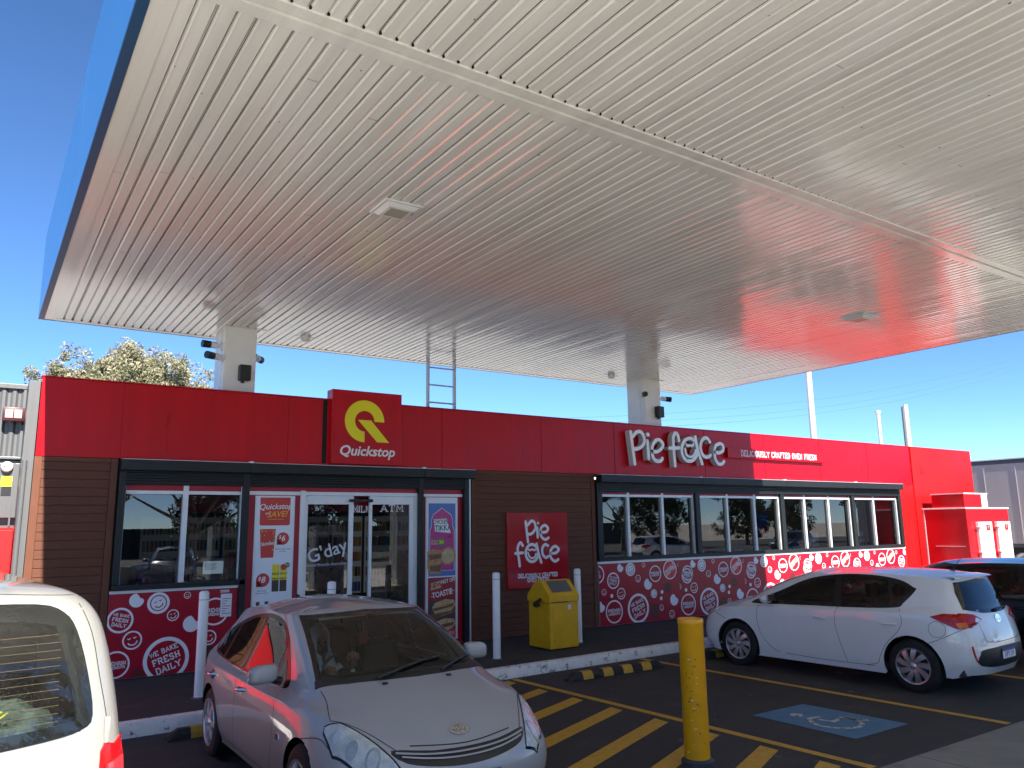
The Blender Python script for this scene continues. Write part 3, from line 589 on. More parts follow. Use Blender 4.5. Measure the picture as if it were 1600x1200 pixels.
def letters3(P, w, y0, y1, m, mside, smooth_n=5):
    b = MB()
    for i, L in enumerate(P):
        if len(L) > 2: L = [(p.x, p.y) for p in catmull([(a, c_, 0) for a, c_ in L], smooth_n)]
        ww = w*.72 if 9 <= i <= 11 else (w*1.15 if i == 2 else w)
        for layer, ya, yb, mm in (('b', y1, y0, m),):
            h = ww/2; n = len(L); rows = []; left = []; right = []
            for k in range(n):
                a = L[max(0, k-1)]; c_ = L[min(n-1, k+1)]; dx, dy = c_[0]-a[0], c_[1]-a[1]; q_ = math.hypot(dx, dy) or 1e-6
                nx, ny = -dy/q_*h, dx/q_*h; left.append((L[k][0]+nx, L[k][1]+ny)); right.append((L[k][0]-nx, L[k][1]-ny))
            def cap(p, q_):
                a0 = math.atan2(q_[1]-p[1], q_[0]-p[0]); return [(p[0]+h*cos(a0+t), p[1]+h*sin(a0+t)) for t in [radians(z_) for z_ in (120, 150, 180, 210, 240)]]
            loop = left+cap(L[-1], L[-2])[::-1]+right[::-1]+cap(L[0], L[1])[::-1]
            for a, c_ in zip(left, left[1:]): pass
            off_ = i*.0006
            for k in range(n-1): b.face([(left[k][0], ya-off_, left[k][1]), (right[k][0], ya-off_, right[k][1]), (right[k+1][0], ya-off_, right[k+1][1]), (left[k+1][0], ya-off_, left[k+1][1])][::1], m)
            for (e, q_) in ((L[0], L[1]), (L[-1], L[-2])):
                a0 = math.atan2(q_[1]-e[1], q_[0]-e[0]); fan = [(e[0]+h*cos(a0+t), e[1]+h*sin(a0+t)) for t in [radians(z_) for z_ in range(90, 271, 20)]]
                b.face([(u_, ya-off_, v_) for u_, v_ in fan], m)
                for a, c_ in zip(fan, fan[1:]): b.face([(a[0], ya-off_, a[1]), (c_[0], ya-off_, c_[1]), (c_[0], yb, c_[1]), (a[0], yb, a[1])], mside, True)
            for S_ in (left, right):
                for a, c_ in zip(S_, S_[1:]): b.face([(a[0], ya-off_, a[1]), (c_[0], ya-off_, c_[1]), (c_[0], yb, c_[1]), (a[0], yb, a[1])], mside, True)
    return b
LW = mat('letter_face', (0.9, 0.9, 0.9), 0.35); LSD = mat('letter_side', (0.55, 0.56, 0.54), 0.5)
sg = wthing('handwritten_sign', 'raised white handwritten lettering on the red fascia over the strip windows', 'sign', (12, D, 3.2))
letters3(PIE1, .072, D-.03, D-.16, LW, LSD).build('letters', sg)
b = MB(); b.box(13.55, 17.1, D-.09, D-.002, 3.41, 3.635, RED, bev=.004); b.build('slogan_panel', sg)
F = Flat(facade(D-.094)); slab(F, 'DELICIOUSLY CRAFTED OVEN FRESH', 15.36, 3.525, .125, WVIN, w=.60, sw=.145, gap=.32); F.build('slogan_lettering', sg)
# ---- wall sign
ws = wthing('wall_sign', 'glossy red square sign with white handwritten lettering on the brown boards behind the yellow bin', 'sign', (8.4, D, .9))
REDG = mat('red_gloss', (0.40, 0.004, 0.012), 0.12, var=0.05, scale=2, coat=.5)
b = MB(); b.box(7.725, 9.06, D-.035, D+.01, .92, 2.235, REDG, bev=.003); b.build('sign_board', ws)
F = Flat(facade(D-.037))
for i, L in enumerate(PIE2):
    if len(L) > 2: L = [(p.x, p.y) for p in catmull([(a, c_, 0) for a, c_ in L], 5)]
    F.stroke(L, .05 if not 9 <= i <= 11 else .032, WVIN, .001+i*.0006)
slab(F, 'DELICIOUSLY CRAFTED', 8.375, 1.137, .066, WVIN, .001, w=.6, sw=.2, gap=.25); slab(F, 'OVEN FRESH', 8.375, 1.06, .066, WVIN, .001, w=.6, sw=.2, gap=.25)
F.build('sign_lettering', ws)

# ---- things behind the glass
LAMP = mat('tube_light', (1, 1, 1), 0.5, emit=(1, .97, .9), estr=2.2)
PRODS = [mat('product', c_, .4) for c_ in ((.5, .04, .03), (.6, .45, .05), (.05, .15, .5), (.08, .3, .1), (.6, .6, .6), (.3, .12, .05), (.6, .2, .03), (.03, .03, .05))]
SHV = mat('shelf_metal', (0.3, 0.3, 0.3), .5); CAB = mat('cabinet_black', (0.03, 0.03, 0.03), .4); LITC = mat('cooler_inside', (0.10, 0.10, 0.11), .6, emit=(.8, .9, 1), estr=.012)
for i, x_ in enumerate((3.0, 7.5, 12.2, 15.4, 18.6)):
    t_ = wthing('tube_light', 'ceiling tube light inside the shop seen through the glass', 'ceiling light', (x_, 15, 3.13), group='ceiling lights inside the shop')
    b = MB(); b.box(x_-.1, x_+.1, 14.2, 15.8, 3.11, 3.149, ALU); b.build('housing', t_); b = MB(); b.box(x_-.07, x_+.07, 14.25, 15.75, 3.085, 3.11, LAMP); b.build('diffuser', t_)
def gondola(x, y, L_, h, along, label, cat='shelves'):
    t_ = wthing('display_shelf', label, cat, (x, y, KZ))
    b = MB(); dx, dy = (L_/2, .25) if along == 'x' else (.25, L_/2); b.box(x-dx, x+dx, y-dy, y+dy, KZ+.01, KZ+.15, SHV); b.box(x-dx if along == 'x' else x-.02, x+dx if along == 'x' else x+.02, y-.02 if along == 'x' else y-dy, y+.02 if along == 'x' else y+dy, KZ+.15, h, SHV)
    n = int((h-KZ)/.35)
    for k in range(n): b.box(x-dx, x+dx, y-dy, y+dy, KZ+.15+k*.35, KZ+.165+k*.35, SHV)
    b.build('frame', t_)
    b = MB()
    for k in range(n):
        p_ = -L_/2+.03
        while p_ < L_/2-.12:
            w_ = random.uniform(.06, .14); hh = random.uniform(.16, .28); m_ = random.choice(PRODS)
            for s_ in (-1, 1):
                if along == 'x': b.box(x+p_, x+p_+w_-.01, y+s_*.14-.09, y+s_*.14+.09, KZ+.166+k*.35, KZ+.166+k*.35+hh, m_)
                else: b.box(x+s_*.14-.09, x+s_*.14+.09, y+p_, y+p_+w_-.01, KZ+.166+k*.35, KZ+.166+k*.35+hh, m_)
            p_ += w_
    o = b.build('packets', t_); o['kind'] = 'stuff'
gondola(5.0, 15.0, 2.2, 1.6, 'x', 'shelf of coloured packets inside, behind the sliding door')
gondola(8.2, 14.6, 2.2, 1.5, 'x', 'shelf of packets deep inside the shop, hidden mostly by the board wall')
gondola(12.5, 14.6, 2.6, 1.5, 'x', 'shelf of packets behind the first strip windows')
gondola(17.0, 15.0, 2.6, 1.5, 'x', 'shelf of packets behind the farther strip windows')
fr = wthing('drinks_fridge', 'wall of lit drinks fridges at the back of the shop', 'fridge', (5.5, 19.3, KZ))
b = MB(); b.box(3, 11, 19.0, 19.78, KZ+.01, 2.5, CAB); b.build('cabinet', fr)
for k in range(9):
    b = MB(); b.box(3.05+k*.88, 3.85+k*.88, 18.97, 19.0, .4, 2.3, LITC)
    for r_ in range(5):
        for c_ in range(9): b.box(3.09+k*.88+c_*.083, 3.15+k*.88+c_*.083, 18.93, 18.965, .45+r_*.37, .68+r_*.37, random.choice(PRODS))
    b.build('fridge_door', fr)
BLUEC = mat('blue_plastic', (0.01, 0.04, 0.28), .4)
o = MB().box(1.86, 2.36, D+.22, D+.6, 1.28, 1.62, BLUEC, bev=.02).box(1.9, 2.32, D+.21, D+.22, 1.34, 1.56, BLUEC)
o = settle(tag(o.build('plastic_crate'), 'blue plastic crate behind the left window', 'crate'), (2.1, D+.4, 1.28))
t_ = wthing('monitor', 'blue and white lit screen standing behind the left window', 'monitor', (2.87, D+.3, 1.3))
SCR = mat('screen', (0.35, 0.45, 0.55), .4, emit=(.45, .6, .75), estr=.25); SCB = mat('screen_bar', (0.02, 0.2, 0.5), .4)
b = MB(); b.box(2.72, 3.03, D+.28, D+.31, 1.38, 1.62, CAB, bev=.005); b.box(2.8, 2.95, D+.29, D+.4, 1.3, 1.38, CAB); b.build('casing', t_)
F = Flat(facade(D+.277)); F.rect(2.735, 3.015, 1.395, 1.605, SCR); F.rect(2.735, 3.015, 1.57, 1.605, SCB, .001)
for i in range(6): F.rect(2.76, 2.9+.015*(i % 3), 1.45+i*.017, 1.456+i*.017, SCB, .001)
F.build('display', t_)
b = MB(); b.box(1.6, 3.15, D+.2, D+.75, KZ, 1.275, CAB); tag(settle(b.build('counter'), (2.4, D+.4, KZ)), 'dark counter along the inside of the left window', 'counter')
b = MB(); b.box(10.0, 20.2, D+.2, D+.8, KZ, 1.25, CAB); tag(settle(b.build('counter'), (15, D+.5, KZ)), 'long dark counter along the inside of the strip windows', 'counter')
for x_, lab, cols in ((12.88, 'dark red food poster in the strip window', (PR, C3)), (14.62, 'blue drinks poster in the strip window', (C1, PR))):
    t_ = wthing('window_poster', lab, 'poster', (x_+.15, D+.1, 1.7)); F = Flat(facade(D+.09))
    F.rect(x_, x_+.36, 1.72, 2.22, cols[0]); F.poly([(x_+.06, 1.78), (x_+.16, 1.95), (x_+.2, 1.85), (x_+.3, 1.97), (x_+.32, 1.8), (x_+.2, 1.75)], cols[1], .001)
    tx(F, 'MEET YOUR' if x_ < 13 else 'COLD DRINKS', x_+.18, 2.13, .05, WVIN, d=.001, bold=.02); tx(F, 'NEW PIE' if x_ < 13 else 'TASTES UP', x_+.18, 2.06, .05, WVIN, d=.001, bold=.02); F.build('printed_sheet', t_)
for k, (x_, z_, w_, h_) in enumerate(((16.42, 1.42, .4, .33), (18.5, 1.62, .2, .12), (18.5, 1.4, .2, .14))):
    F = Flat(facade(D+.09)); F.rect(x_, x_+w_, z_, z_+h_, WVIN)
    for i in range(5): F.rect(x_+.03, x_+w_-.05-.03*(i % 2), z_+h_-.04-i*h_/7, z_+h_-.034-i*h_/7, C1, .001)
    tag(settle(F.build('paper_notice'), (x_, D+.09, z_)), ('large white paper notice at the foot of the third group of strip windows', 'small white sticker in the last strip windows, upper one', 'small white sticker in the last strip windows, lower one')[k], 'notice')
for k in range(4):
    x_ = (13.9, 14.55, 15.6, 16.0)[k]; b = MB(); b.box(x_, x_+.4, D+.25, D+.5, 1.252, 1.47, mat('blue_stock', (.01, .12, .4), .4), bev=.01); b.box(x_+.05, x_+.35, D+.245, D+.25, 1.3, 1.42, WVIN)
    tag(settle(b.build('stock_box'), (x_, D+.3, 1.252)), 'blue and white carton on the inner window counter', 'carton', group='blue cartons along the window counter')
b = MB()
for k in range(5): b.lathe((18.75+k*.22, D+.35, 1.252), [(0, 0), (.06, 0), (.07, .12), (.04, .16), (.06, .2), (0, .21)], WVIN, 10)
o = tag(settle(b.build('jar'), (19.2, D+.35, 1.252)), 'row of white jars in the last strip window', 'jars')

# ------------------------------------------------------------------ canopy
HC = 5.11; CX0, CX1, CY0, CY1 = .59, 14.23, -6.0, 13.05
can = wthing('canopy', 'large white-ribbed forecourt canopy with blue edging and square columns', 'canopy', (7.4, 4, 0))
b = MB()
GAPS = []
def pans(y0, y1):
    n = 117; w = (CX1-CX0-.16)/n; rows = [[], []]; x = CX0+.14; P = []
    for i in range(n):
        j = random.uniform(-.002, .002); e = random.uniform(-.0015, .0015)
        if i % 2 == 0: P += [(x, 0), (x+.086+j, e), (x+.089+j, .018), (x+.100, .018), (x+w-.0005, .003)]
        else: P += [(x, 0), (x+.080+j, e), (x+.095+j, .018), (x+.106, .018), (x+w-.0005, 0)]
        GAPS.append(x+.093 if i % 2 == 0 else x+.1)
        x += w
    P.append((x, 0))
    cuts = [y0, y1]
    for k in range(3): b.grid([[(p[0], y, HC+p[1]) for p in P] for y in (y0+(y1-y0)*k/3, y0+(y1-y0)*(k+1)/3)], SOFF, False, flip=True)
pans(4.40, CY1-.09); pans(CY0, 4.20)
b.build('soffit', can)
b = MB()
for g_ in GAPS[:117]:
    for ya, yb in ((4.42, CY1-.1), (CY0, 4.17)): b.box(g_-.0011, g_+.0011, ya, yb, HC+.014, HC+.0185, DARKGAP)
b.build('soffit_joints', can)
b = MB(); b.box(CX0, CX0+.14, CY0, CY1, HC-.004, HC+.03, SOFF); b.box(CX0+.14, CX1, CY1-.1, CY1, HC-.006, HC+.03, SOFF); b.box(CX1-.03, CX1, CY0, CY1-.1, HC-.004, HC+.03, SOFF)
b.box(CX0+.14, CX1-.03, 4.18, 4.275, HC-.012, HC+.02, SOFF, bev=.003); b.box(CX0+.14, CX1-.03, 4.275, 4.295, HC+.006, HC+.03, SOFF); b.box(CX0+.14, CX1-.03, 4.295, 4.41, HC-.02, HC+.02, SOFF, bev=.003)
b.build('soffit_trim', can)
b = MB(); b.box(CX0+.01, CX1-.01, CY0+.01, CY1-.01, HC+.031, HC+.3, DARKGAP); b.build('roof_deck', can)
# end joints of the strips, bug marks and rust spots
b = MB(); SPOT = mat('soffit_spot', (.16, .12, .08), .8)
for i in range(90):
    k_ = random.randrange(117); xa = CX0+.14+.1155*k_; yy = random.choice([9.8, 10.9, 7.3, 5.4, 2.9, 1.4])+random.uniform(-.5, .5); b.box(xa+.002, xa+.08, yy-.0012, yy+.0012, HC-.0012, HC+.001, DARKGAP)
for i in range(150):
    xa = random.uniform(CX0+.2, CX1-.2); yy = random.uniform(0, 12.8); s_ = random.uniform(.002, .007); b.box(xa-s_, xa+s_, yy-s_*1.3, yy+s_*1.3, HC-.0016, HC-.0004, SPOT)
b.build('soffit_marks', can)['kind'] = 'stuff'
# screws and holes in the soffit
b = MB()
for i in range(58):
    for yy in (8.5, 1.8):
        if random.random() < .25: continue
        x_ = CX0+.14+.1155*2*i+.096
        b.box(x_-.0025, x_+.0025, yy-.008, yy+.008, HC+.008, HC+.018, DARKGAP)
for i in range(118):
    x_ = CX0+.14+.1155*i-.012; b.box(x_-.008, x_+.01, CY1-.125, CY1-.101, HC+.001, HC+.02, DARKGAP); b.box(x_-.006, x_+.008, 4.16, 4.179, HC+.001, HC+.02, DARKGAP)
b.build('soffit_hole', can)['kind'] = 'stuff'
b = MB()
for k, (ya, yb, zt) in enumerate(((CY0, 2.0, 6.46), (2.003, 7.9, 6.45), (7.903, CY1+.06, 6.40))): b.box(CX0-.075, CX0-.065, ya, yb, HC+.0, zt, BLUEF)
b.box(CX1+.05, CX1+.06, CY0, CY1+.06, HC, 6.42, BLUEF); b.box(CX0-.065, CX1+.05, CY1+.05, CY1+.06, HC, 6.42, BLUEF); b.box(CX0-.065, CX1+.05, CY0-.06, CY0-.05, HC, 6.42, BLUEF)
b.build('blue_fascia', can)
b = MB(); b.box(CX0-.07, CX0-.001, CY0, CY1, HC-.008, HC+.01, BLUED); b.box(CX1+.001, CX1+.05, CY0, CY1, HC-.004, HC+.01, BLUED); b.box(CX0-.07, CX1+.05, CY1+.001, CY1+.05, HC-.006, HC+.01, BLUED); b.build('edge_flange', can)
for i, (cx_, cy_) in enumerate(((3.18, 12.37), (11.98, 12.37), (3.18, -1.2), (11.98, -1.2))):
    b = MB(); hw = .245 if i != 1 else .235; b.box(cx_-hw, cx_+hw, cy_-.28, cy_+.28, 0 if cy_ < 0 else 3.2, HC+.02, COLW, bev=.012)
    b.box(cx_-hw-.012, cx_-hw+.02, cy_-.14, cy_-.12, 3.3 if cy_ > 0 else .1, HC, SOFF)
    b.box(cx_-hw-.06, cx_+hw+.14, cy_-.30, cy_-.285, HC-.012, HC-.003, SOFF)
    c_ = b.build('column', can)
b = MB()
for x0_, x1_ in ((CX0+.3, CX1-.3),):
    for y_ in (0.0, 12.37): b.box(x0_, x1_, y_-.1, y_+.1, HC+.31, HC+.6, DARKGAP)
b.build('roof_beam', can)

LEDG = mat('led_window', (0.45, 0.45, 0.33), .25)
def clight(x, y, s_, lab):
    t_ = wthing('canopy_light', lab, 'ceiling light', (x, y, HC), group='square lights under the canopy')
    z = HC-.002; h = .2; b = MB()
    b.box(x-h, x+h, y-h, y+h, z-.018, z, WHT, bev=.006); R_ = [[(x+sx*q_, y+sy*q_, zz_) for sx, sy in ((-1, -1), (1, -1), (1, 1), (-1, 1))] for q_, zz_ in ((h-.03, z-.0185), (.13, z-.05), (.1, z-.052))]
    b.grid(R_, WHT, False, True, flip=False); b.build('housing', t_)
    b = MB(); b.box(x-.098, x+.098, y-.098, y+.098, z-.05, z-.03, LEDG); b.build('lens', t_)
    b = MB(); b.box(x+.14, x+.175, y-.03, y+.03, z-.022, z-.0185, DARKGAP); b.build('label_plate', t_)
clight(3.18, 6.63, 1, 'square white light under the canopy, the nearer one in the middle left'); clight(11.05, 6.6, 1, 'square white light under the canopy in the red glow at right')
def smoke(x, y, lab):
    b = MB(); b.lathe((x, y, HC), [(0, -.07), (.055, -.07), (.075, -.045), (.08, 0)], WHT, 18); b.box(x-.2, x+.2, y-.012, y+.0, HC-.004, HC, WHT)
    tag(settle(b.build('dome_camera'), (x, y, HC)), lab, 'dome camera')
smoke(4.23, 12.17, 'small white dome under the canopy edge right of the left column'); smoke(10.86, 12.15, 'small white dome under the canopy edge left of the right column')
def speaker(x, y, z, lab):
    t_ = wthing('speaker', lab, 'speaker', (x, y, z)); b = MB(); b.box(x-.085, x+.085, y-.13, y, z, z+.24, BLKP, bev=.012); b.build('cabinet', t_)
    b = MB(); b.lathe((x-.02, y-.05, z-.02), [(.02, .03), (.03, .02), (.03, -.015), (0, -.02)], BLKP, 10); b.build('bracket', t_)
speaker(3.24, 12.09, 4.26, 'black speaker box on the left canopy column'); speaker(12.1, 12.09, 4.27, 'black speaker box on the right canopy column')
def camera(x, y, z, d, lab):
    t_ = wthing('security_camera', lab, 'security camera', (x, y, z)); d = Vector(d).normalized(); o_ = Vector((x, y, z))
    b = MB(); b.tube([o_, o_+d*.04], .06, WHT, 12); b.tube([o_+d*.04, o_+d*.1], .025, WHT, 8); b.tube([o_+d*.1, o_+d*.2], .052, WHT, 14); b.build('housing', t_)
    b = MB(); b.tube([o_+d*.195, o_+d*.32], [.055, .058], BLKP, 14); b.build('lens_hood', t_)
camera(2.94, 12.2, 4.80, (-1, -.15, 0), 'upper white and black camera left of the left canopy column')
camera(2.94, 12.14, 4.60, (-1, -.55, 0), 'lower white and black camera left of the left canopy column')
camera(12.22, 12.2, 4.73, (1, -.5, -.1), 'white camera on the right side of the right canopy column')
camera(11.74, 12.2, 4.76, (-.5, -1, -.1), 'small camera on the left side of the right canopy column')
camera(3.44, 12.3, 4.72, (.7, .9, 0), 'grey camera behind the right side of the left canopy column')
# ladder on the roof
t_ = wthing('roof_ladder', 'silver ladder standing on the shop roof against the canopy', 'ladder', (7, 12.6, 3.3)); AL = mat('ladder_metal', (.6, .62, .64), .45, metal=.3)
for s_, a in (('r', 6.735), ('r', 7.30)): b = MB(); b.box(a-.022, a+.022, 12.58, 12.64, 3.3, 6.1, AL); b.build('rail', t_)
for k in range(8): b = MB(); b.tube([(6.75, 12.61, 3.62+k*.33), (7.29, 12.61, 3.62+k*.33)], .015, AL, 8); b.build('rung', t_)

# ------------------------------------------------------------------ neighbour shed
sh = wthing('metal_shed', 'grey corrugated metal shed wall left of the shop', 'shed', (-3, 12.2, 0))
b = MB(); P = []; x = -6.0
while x < .48: P += [(x, 0), (x+.03, -.028), (x+.06, -.028), (x+.09, 0)]; x += .118
b.grid([[(p[0], 12.2+p[1], z) for p in P] for z in (2.99, 3.9)], GREY, True, flip=True); b.build('corrugated_wall', sh)
b = MB(); b.box(-6, .5, 12.14, 12.3, 3.895, 3.96, GREY, bev=.006); b.box(-6, .5, 12.1, 12.3, 2.955, 2.99, GREY, bev=.006); b.box(.40, .5, 12.15, 12.35, 3.0, 3.895, GREY); b.build('flashing', sh)
b = MB(); b.box(.43, .555, 11.6, 12.14, 0, 3.93, GREY); b.build('corner_flashing', sh)
b = MB(); b.box(-6, .50, 12.16, 12.4, 0, 2.94, GREY); b.box(-6, .52, 12.3, 20, 0, 3.85, GREY); b.build('lower_wall', sh)
b = MB(); b.box(-2.4, .43, 12.05, 12.157, 2.2, 2.9, GREY, bev=.006); b.box(.36, .38, 12.03, 12.05, 2.09, 2.9, GREY); b.build('sheet_door', sh)
t_ = wthing('floodlight', 'dark floodlight with two pale panels on the corrugated wall', 'floodlight', (.3, 12.15, 3.45)); b = MB(); b.box(.18, .43, 12.02, 12.08, 3.45, 3.63, mat('maroon_metal', (.06, .01, .015), .4), bev=.006); b.tube([(.2, 12.05, 3.46), (.2, 12.12, 3.42)], .01, BLKP); b.tube([(.41, 12.05, 3.46), (.41, 12.12, 3.42)], .01, BLKP); b.build('housing', t_)
for a in (.21, .31): b = MB(); b.box(a, a+.085, 12.012, 12.02, 3.49, 3.6, mat('lamp_pane', (.55, .35, .3), .3)); b.build('lamp_pane', t_)
b = MB(); b.lathe((.29, 12.05, 2.85), [(.07, 0), (.07, -.03), (.06, -.07), (.03, -.09), (0, -.095)], WHT, 16, 'y')
for dx in (-.03, .0): b.box(.29+dx-.008, .29+dx+.008, 11.953, 11.958, 2.84, 2.856, BLKP)
tag(settle(b.build('dome_camera'), (.29, 12.05, 2.85)), 'white round camera on the grey shed wall above a yellow sticker', 'dome camera')
t_ = wthing('warning_sign', 'small yellow and black warning sign on the grey shed door', 'sign', (.3, 12.05, 2.5)); F = Flat(facade(12.045)); F.rect(.24, .36, 2.6, 2.73, mat('sign_yellow', (.8, .75, .02), .4)); F.rect(.25, .36, 2.48, 2.6, BLKP); tx(F, '! CCTV', .3, 2.665, .03, BLKP, d=.001); F.build('plate', t_)
b = MB(); b.box(-2.2, .42, 11.75, 12.0, 0, 2.05, REDB, bev=.01); b.box(-2.2, .425, 11.74, 12.01, 2.05, 2.075, REDB); o = tag(settle(b.build('red_cabinet'), (-.8, 11.9, 0)), 'bright red metal cabinet against the grey shed left of the shop', 'cabinet')
b = MB(); b.tube([(.46, 11.55, 0), (.46, 11.55, 2.9)], .03, GREY, 10); tag(settle(b.build('downpipe'), (.46, 11.55, 0)), 'grey downpipe in the corner between shed and shop', 'downpipe')

# ------------------------------------------------------------------ ice chest at the right
REDI = mat('ice_box_red', (0.55, 0.006, 0.012), 0.22, var=.04)
ic = wthing('ice_chest', 'red outdoor ice chest with two white doors at the right end of the shop', 'ice chest', (22.5, 11, KZ))
IX0, IX1, IY = 21.4, 23.72, 10.37
b = MB(); b.box(IX0, IX1, IY, D-.04, KZ, 2.27, REDI, bev=.01); b.build('cabinet', ic)
b = MB(); b.box(IX0-.02, IX1+.02, IY-.02, D-.03, 2.272, 2.31, WHT, bev=.004); b.box(IX0-.012, IX0+.02, IY-.012, IY+.02, KZ, 2.27, REDI); b.box(IX0-.012, IX0+.02, D-.08, D-.045, KZ, 2.27, ALU); b.box(IX0-.01, IX0-.001, IY+.1, D-.3, 1.3, 1.315, ALU); b.build('trim', ic)
b = MB(); b.box(IX0+.02, IX0+.95, IY+.02, D-.3, 2.312, 2.66, REDI); b.box(IX0+.951, IX0+1.25, IY+.021, D-.31, 2.312, 2.66, WHT); b.box(IX0+.0, IX0+1.27, IY, D-.29, 2.662, 2.69, WHT); b.build('top_box', ic)
DW = mat('ice_door', (0.72, 0.69, 0.64), .35)
for k, x_ in enumerate((21.82, 22.85)):
    b = MB(); b.box(x_, x_+.72, IY-.09, IY-.004, .95, 1.93, DW, bev=.012); d_ = b.build('door', ic)
    b = MB()
    for z_ in (1.1, 1.75): b.box(x_-.06, x_+.02, IY-.11, IY-.01, z_, z_+.05, CHROME, bev=.006)
    b.build('hinge', d_)
    F = Flat(facade(IY-.092)); tx(F, 'ICE', x_+.22, 1.77, .17, C1, bold=.02); F.rect(x_+.38, x_+.58, 1.7, 1.86, REDB, .001); tx(F, '7', x_+.48, 1.78, .1, WVIN, d=.002)
    IB = mat('ice_print', (.12, .2, .3), .5)
    for i in range(34):
        cx_, cz_ = x_+random.uniform(.14, .6), random.uniform(1.02, 1.62); a_ = random.uniform(0, pi); F.stroke([(cx_, cz_), (cx_+.05*cos(a_), cz_+.05*sin(a_)), (cx_+.05*cos(a_+1), cz_+.07*sin(a_+1))], .008, IB, .001, caps=False)
    tx(F, '13', x_+.32, 1.45, .13, IB, d=.002, bold=.02); tx(F, '5', x_+.45, 1.25, .13, IB, d=.002); F.build('door_print', d_)

# ------------------------------------------------------------------ bollards, wheel stops, bin
def bollard(x, y, z, h, lab, r=.055):
    b = MB(); b.lathe((x, y, z), [(r, 0), (r, h-.03), (r*.92, h-.012), (r*.6, h), (0, h+.002)], WHT, 20); b.lathe((x, y, z), [(r+.001, h-.1), (r+.001, h-.095)], DARKGAP, 20)
    b.lathe((x, y, z), [(r+.03, .002), (r+.03, .012), (r, .014)], mat('bollard_base', (.12, .12, .12), .8), 18)
    tag(settle(b.build('bollard'), (x, y, z)), lab, 'bollard', 'slim white bollards along the footpath')
bollard(2.29, 9.75, KZ, 1.18, 'slim white bollard in front of the left printed panel')
bollard(3.90, 9.9, KZ, 1.20, 'slim white bollard before the sliding door, only its top above the silver car')
bollard(6.36, 9.78, KZ, 1.21, 'slim white bollard left of the red wall sign')
bollard(8.25, 10.25, KZ, 1.17, 'slim white bollard right behind the yellow bin')
t_ = wthing('yellow_bollard', 'thick scuffed yellow steel bollard standing in the car park', 'bollard', (5.24, 5.0, 0))
b = MB(); b.lathe((5.25, 4.97, 0), [(.106, .03), (.108, .06), (.108, 1.14), (.111, 1.145), (.111, 1.175), (.106, 1.185), (.1, 1.183), (.096, 1.165), (0, 1.16)], YELB, 40); b.build('post', t_)
b = MB(); b.lathe((5.25, 4.97, 0), [(.138, .0), (.138, .03), (.108, .05)], mat('bollard_collar', (.03, .035, .05), .5), 32); b.build('base_collar', t_)
b = MB(); SC = mat('scuff_black', (.02, .02, .02), .7); SCP = mat('scuff_pale', (.7, .62, .45), .7)
def pix(az, z, w_, h_, m_):
    rows = []
    for k in range(4):
        a = az+w_/.11*(k/3-.5); rows.append([(5.25+.109*cos(a), 4.97+.109*sin(a), z-h_/2*random.uniform(.4, 1)), (5.25+.109*cos(a), 4.97+.109*sin(a), z+h_/2*random.uniform(.4, 1))])
    b.grid(rows, m_, True)
for i in range(34):
    pix(radians(random.gauss(215, 22)), random.choice([random.uniform(.7, .86), random.uniform(.1, .7)]), random.uniform(.004, .026), random.uniform(.003, .014), SC if random.random() < .75 else SCP)
b.build('scuffs', t_)
def wheelstop(x0, x1, y, lab, nb=4, first=.2):
    L_ = x1-x0; t_ = wthing('wheel_stop', lab, 'wheel stop', ((x0+x1)/2, y, 0), group='black and yellow rubber wheel stops')
    prof = [(-.075, .004), (-.065, .05), (-.035, .1), (.035, .1), (.065, .05), (.075, .004)]
    b = MB(); rows = []
    for x, s_ in ((x0, .25), (x0+.02, .5), (x0+.11, 1), (x1-.11, 1), (x1-.02, .5), (x1, .25)): rows.append([(x, y+p, q_*s_ if q_ > .01 else q_) for p, q_ in prof])
    b.grid(rows, RUB, False); b.build('rubber_block', t_)
    for k in range(nb):
        xa = x0+.22+k*(L_-.3)/nb; b = MB(); b.grid([[(xa+dx, y+p*1.02, q_+.003) for p, q_ in prof[0:4]] for dx in (0, .17)], YLINE, False); b.build('yellow_band', t_)
wheelstop(6.56, 8.27, 8.42, 'black and yellow wheel stop in the empty accessible bay'); wheelstop(9.2, 10.95, 8.5, 'black and yellow wheel stop under the nose of the white hatchback'); wheelstop(1.72, 3.4, 8.55, 'black and yellow wheel stop behind the silver car'); wheelstop(11.7, 13.3, 8.6, 'black and yellow wheel stop before the dark car')
# bin with a gabled hood
t_ = wthing('rubbish_bin', 'yellow metal rubbish bin with gabled hood and grey flap on the footpath', 'bin', (7.62, 10.1, KZ))
bx0, bx1, by0, by1 = 7.385, 7.935, 9.86, 10.42
b = MB(); b.box(bx0, bx1, by0, by1, KZ+.02, .83, YELBIN, bev=.012); b.box(bx0+.07, bx1-.07, by0-.006, by0, KZ+.08, .76, YELBIN, bev=.002); b.box(bx0-.006, bx0, by0+.07, by1-.07, KZ+.08, .76, YELBIN, bev=.002); b.build('body', t_)
b = MB(); z0, z1, z2 = .835, .93, 1.155; xm = (bx0+bx1)/2-.0
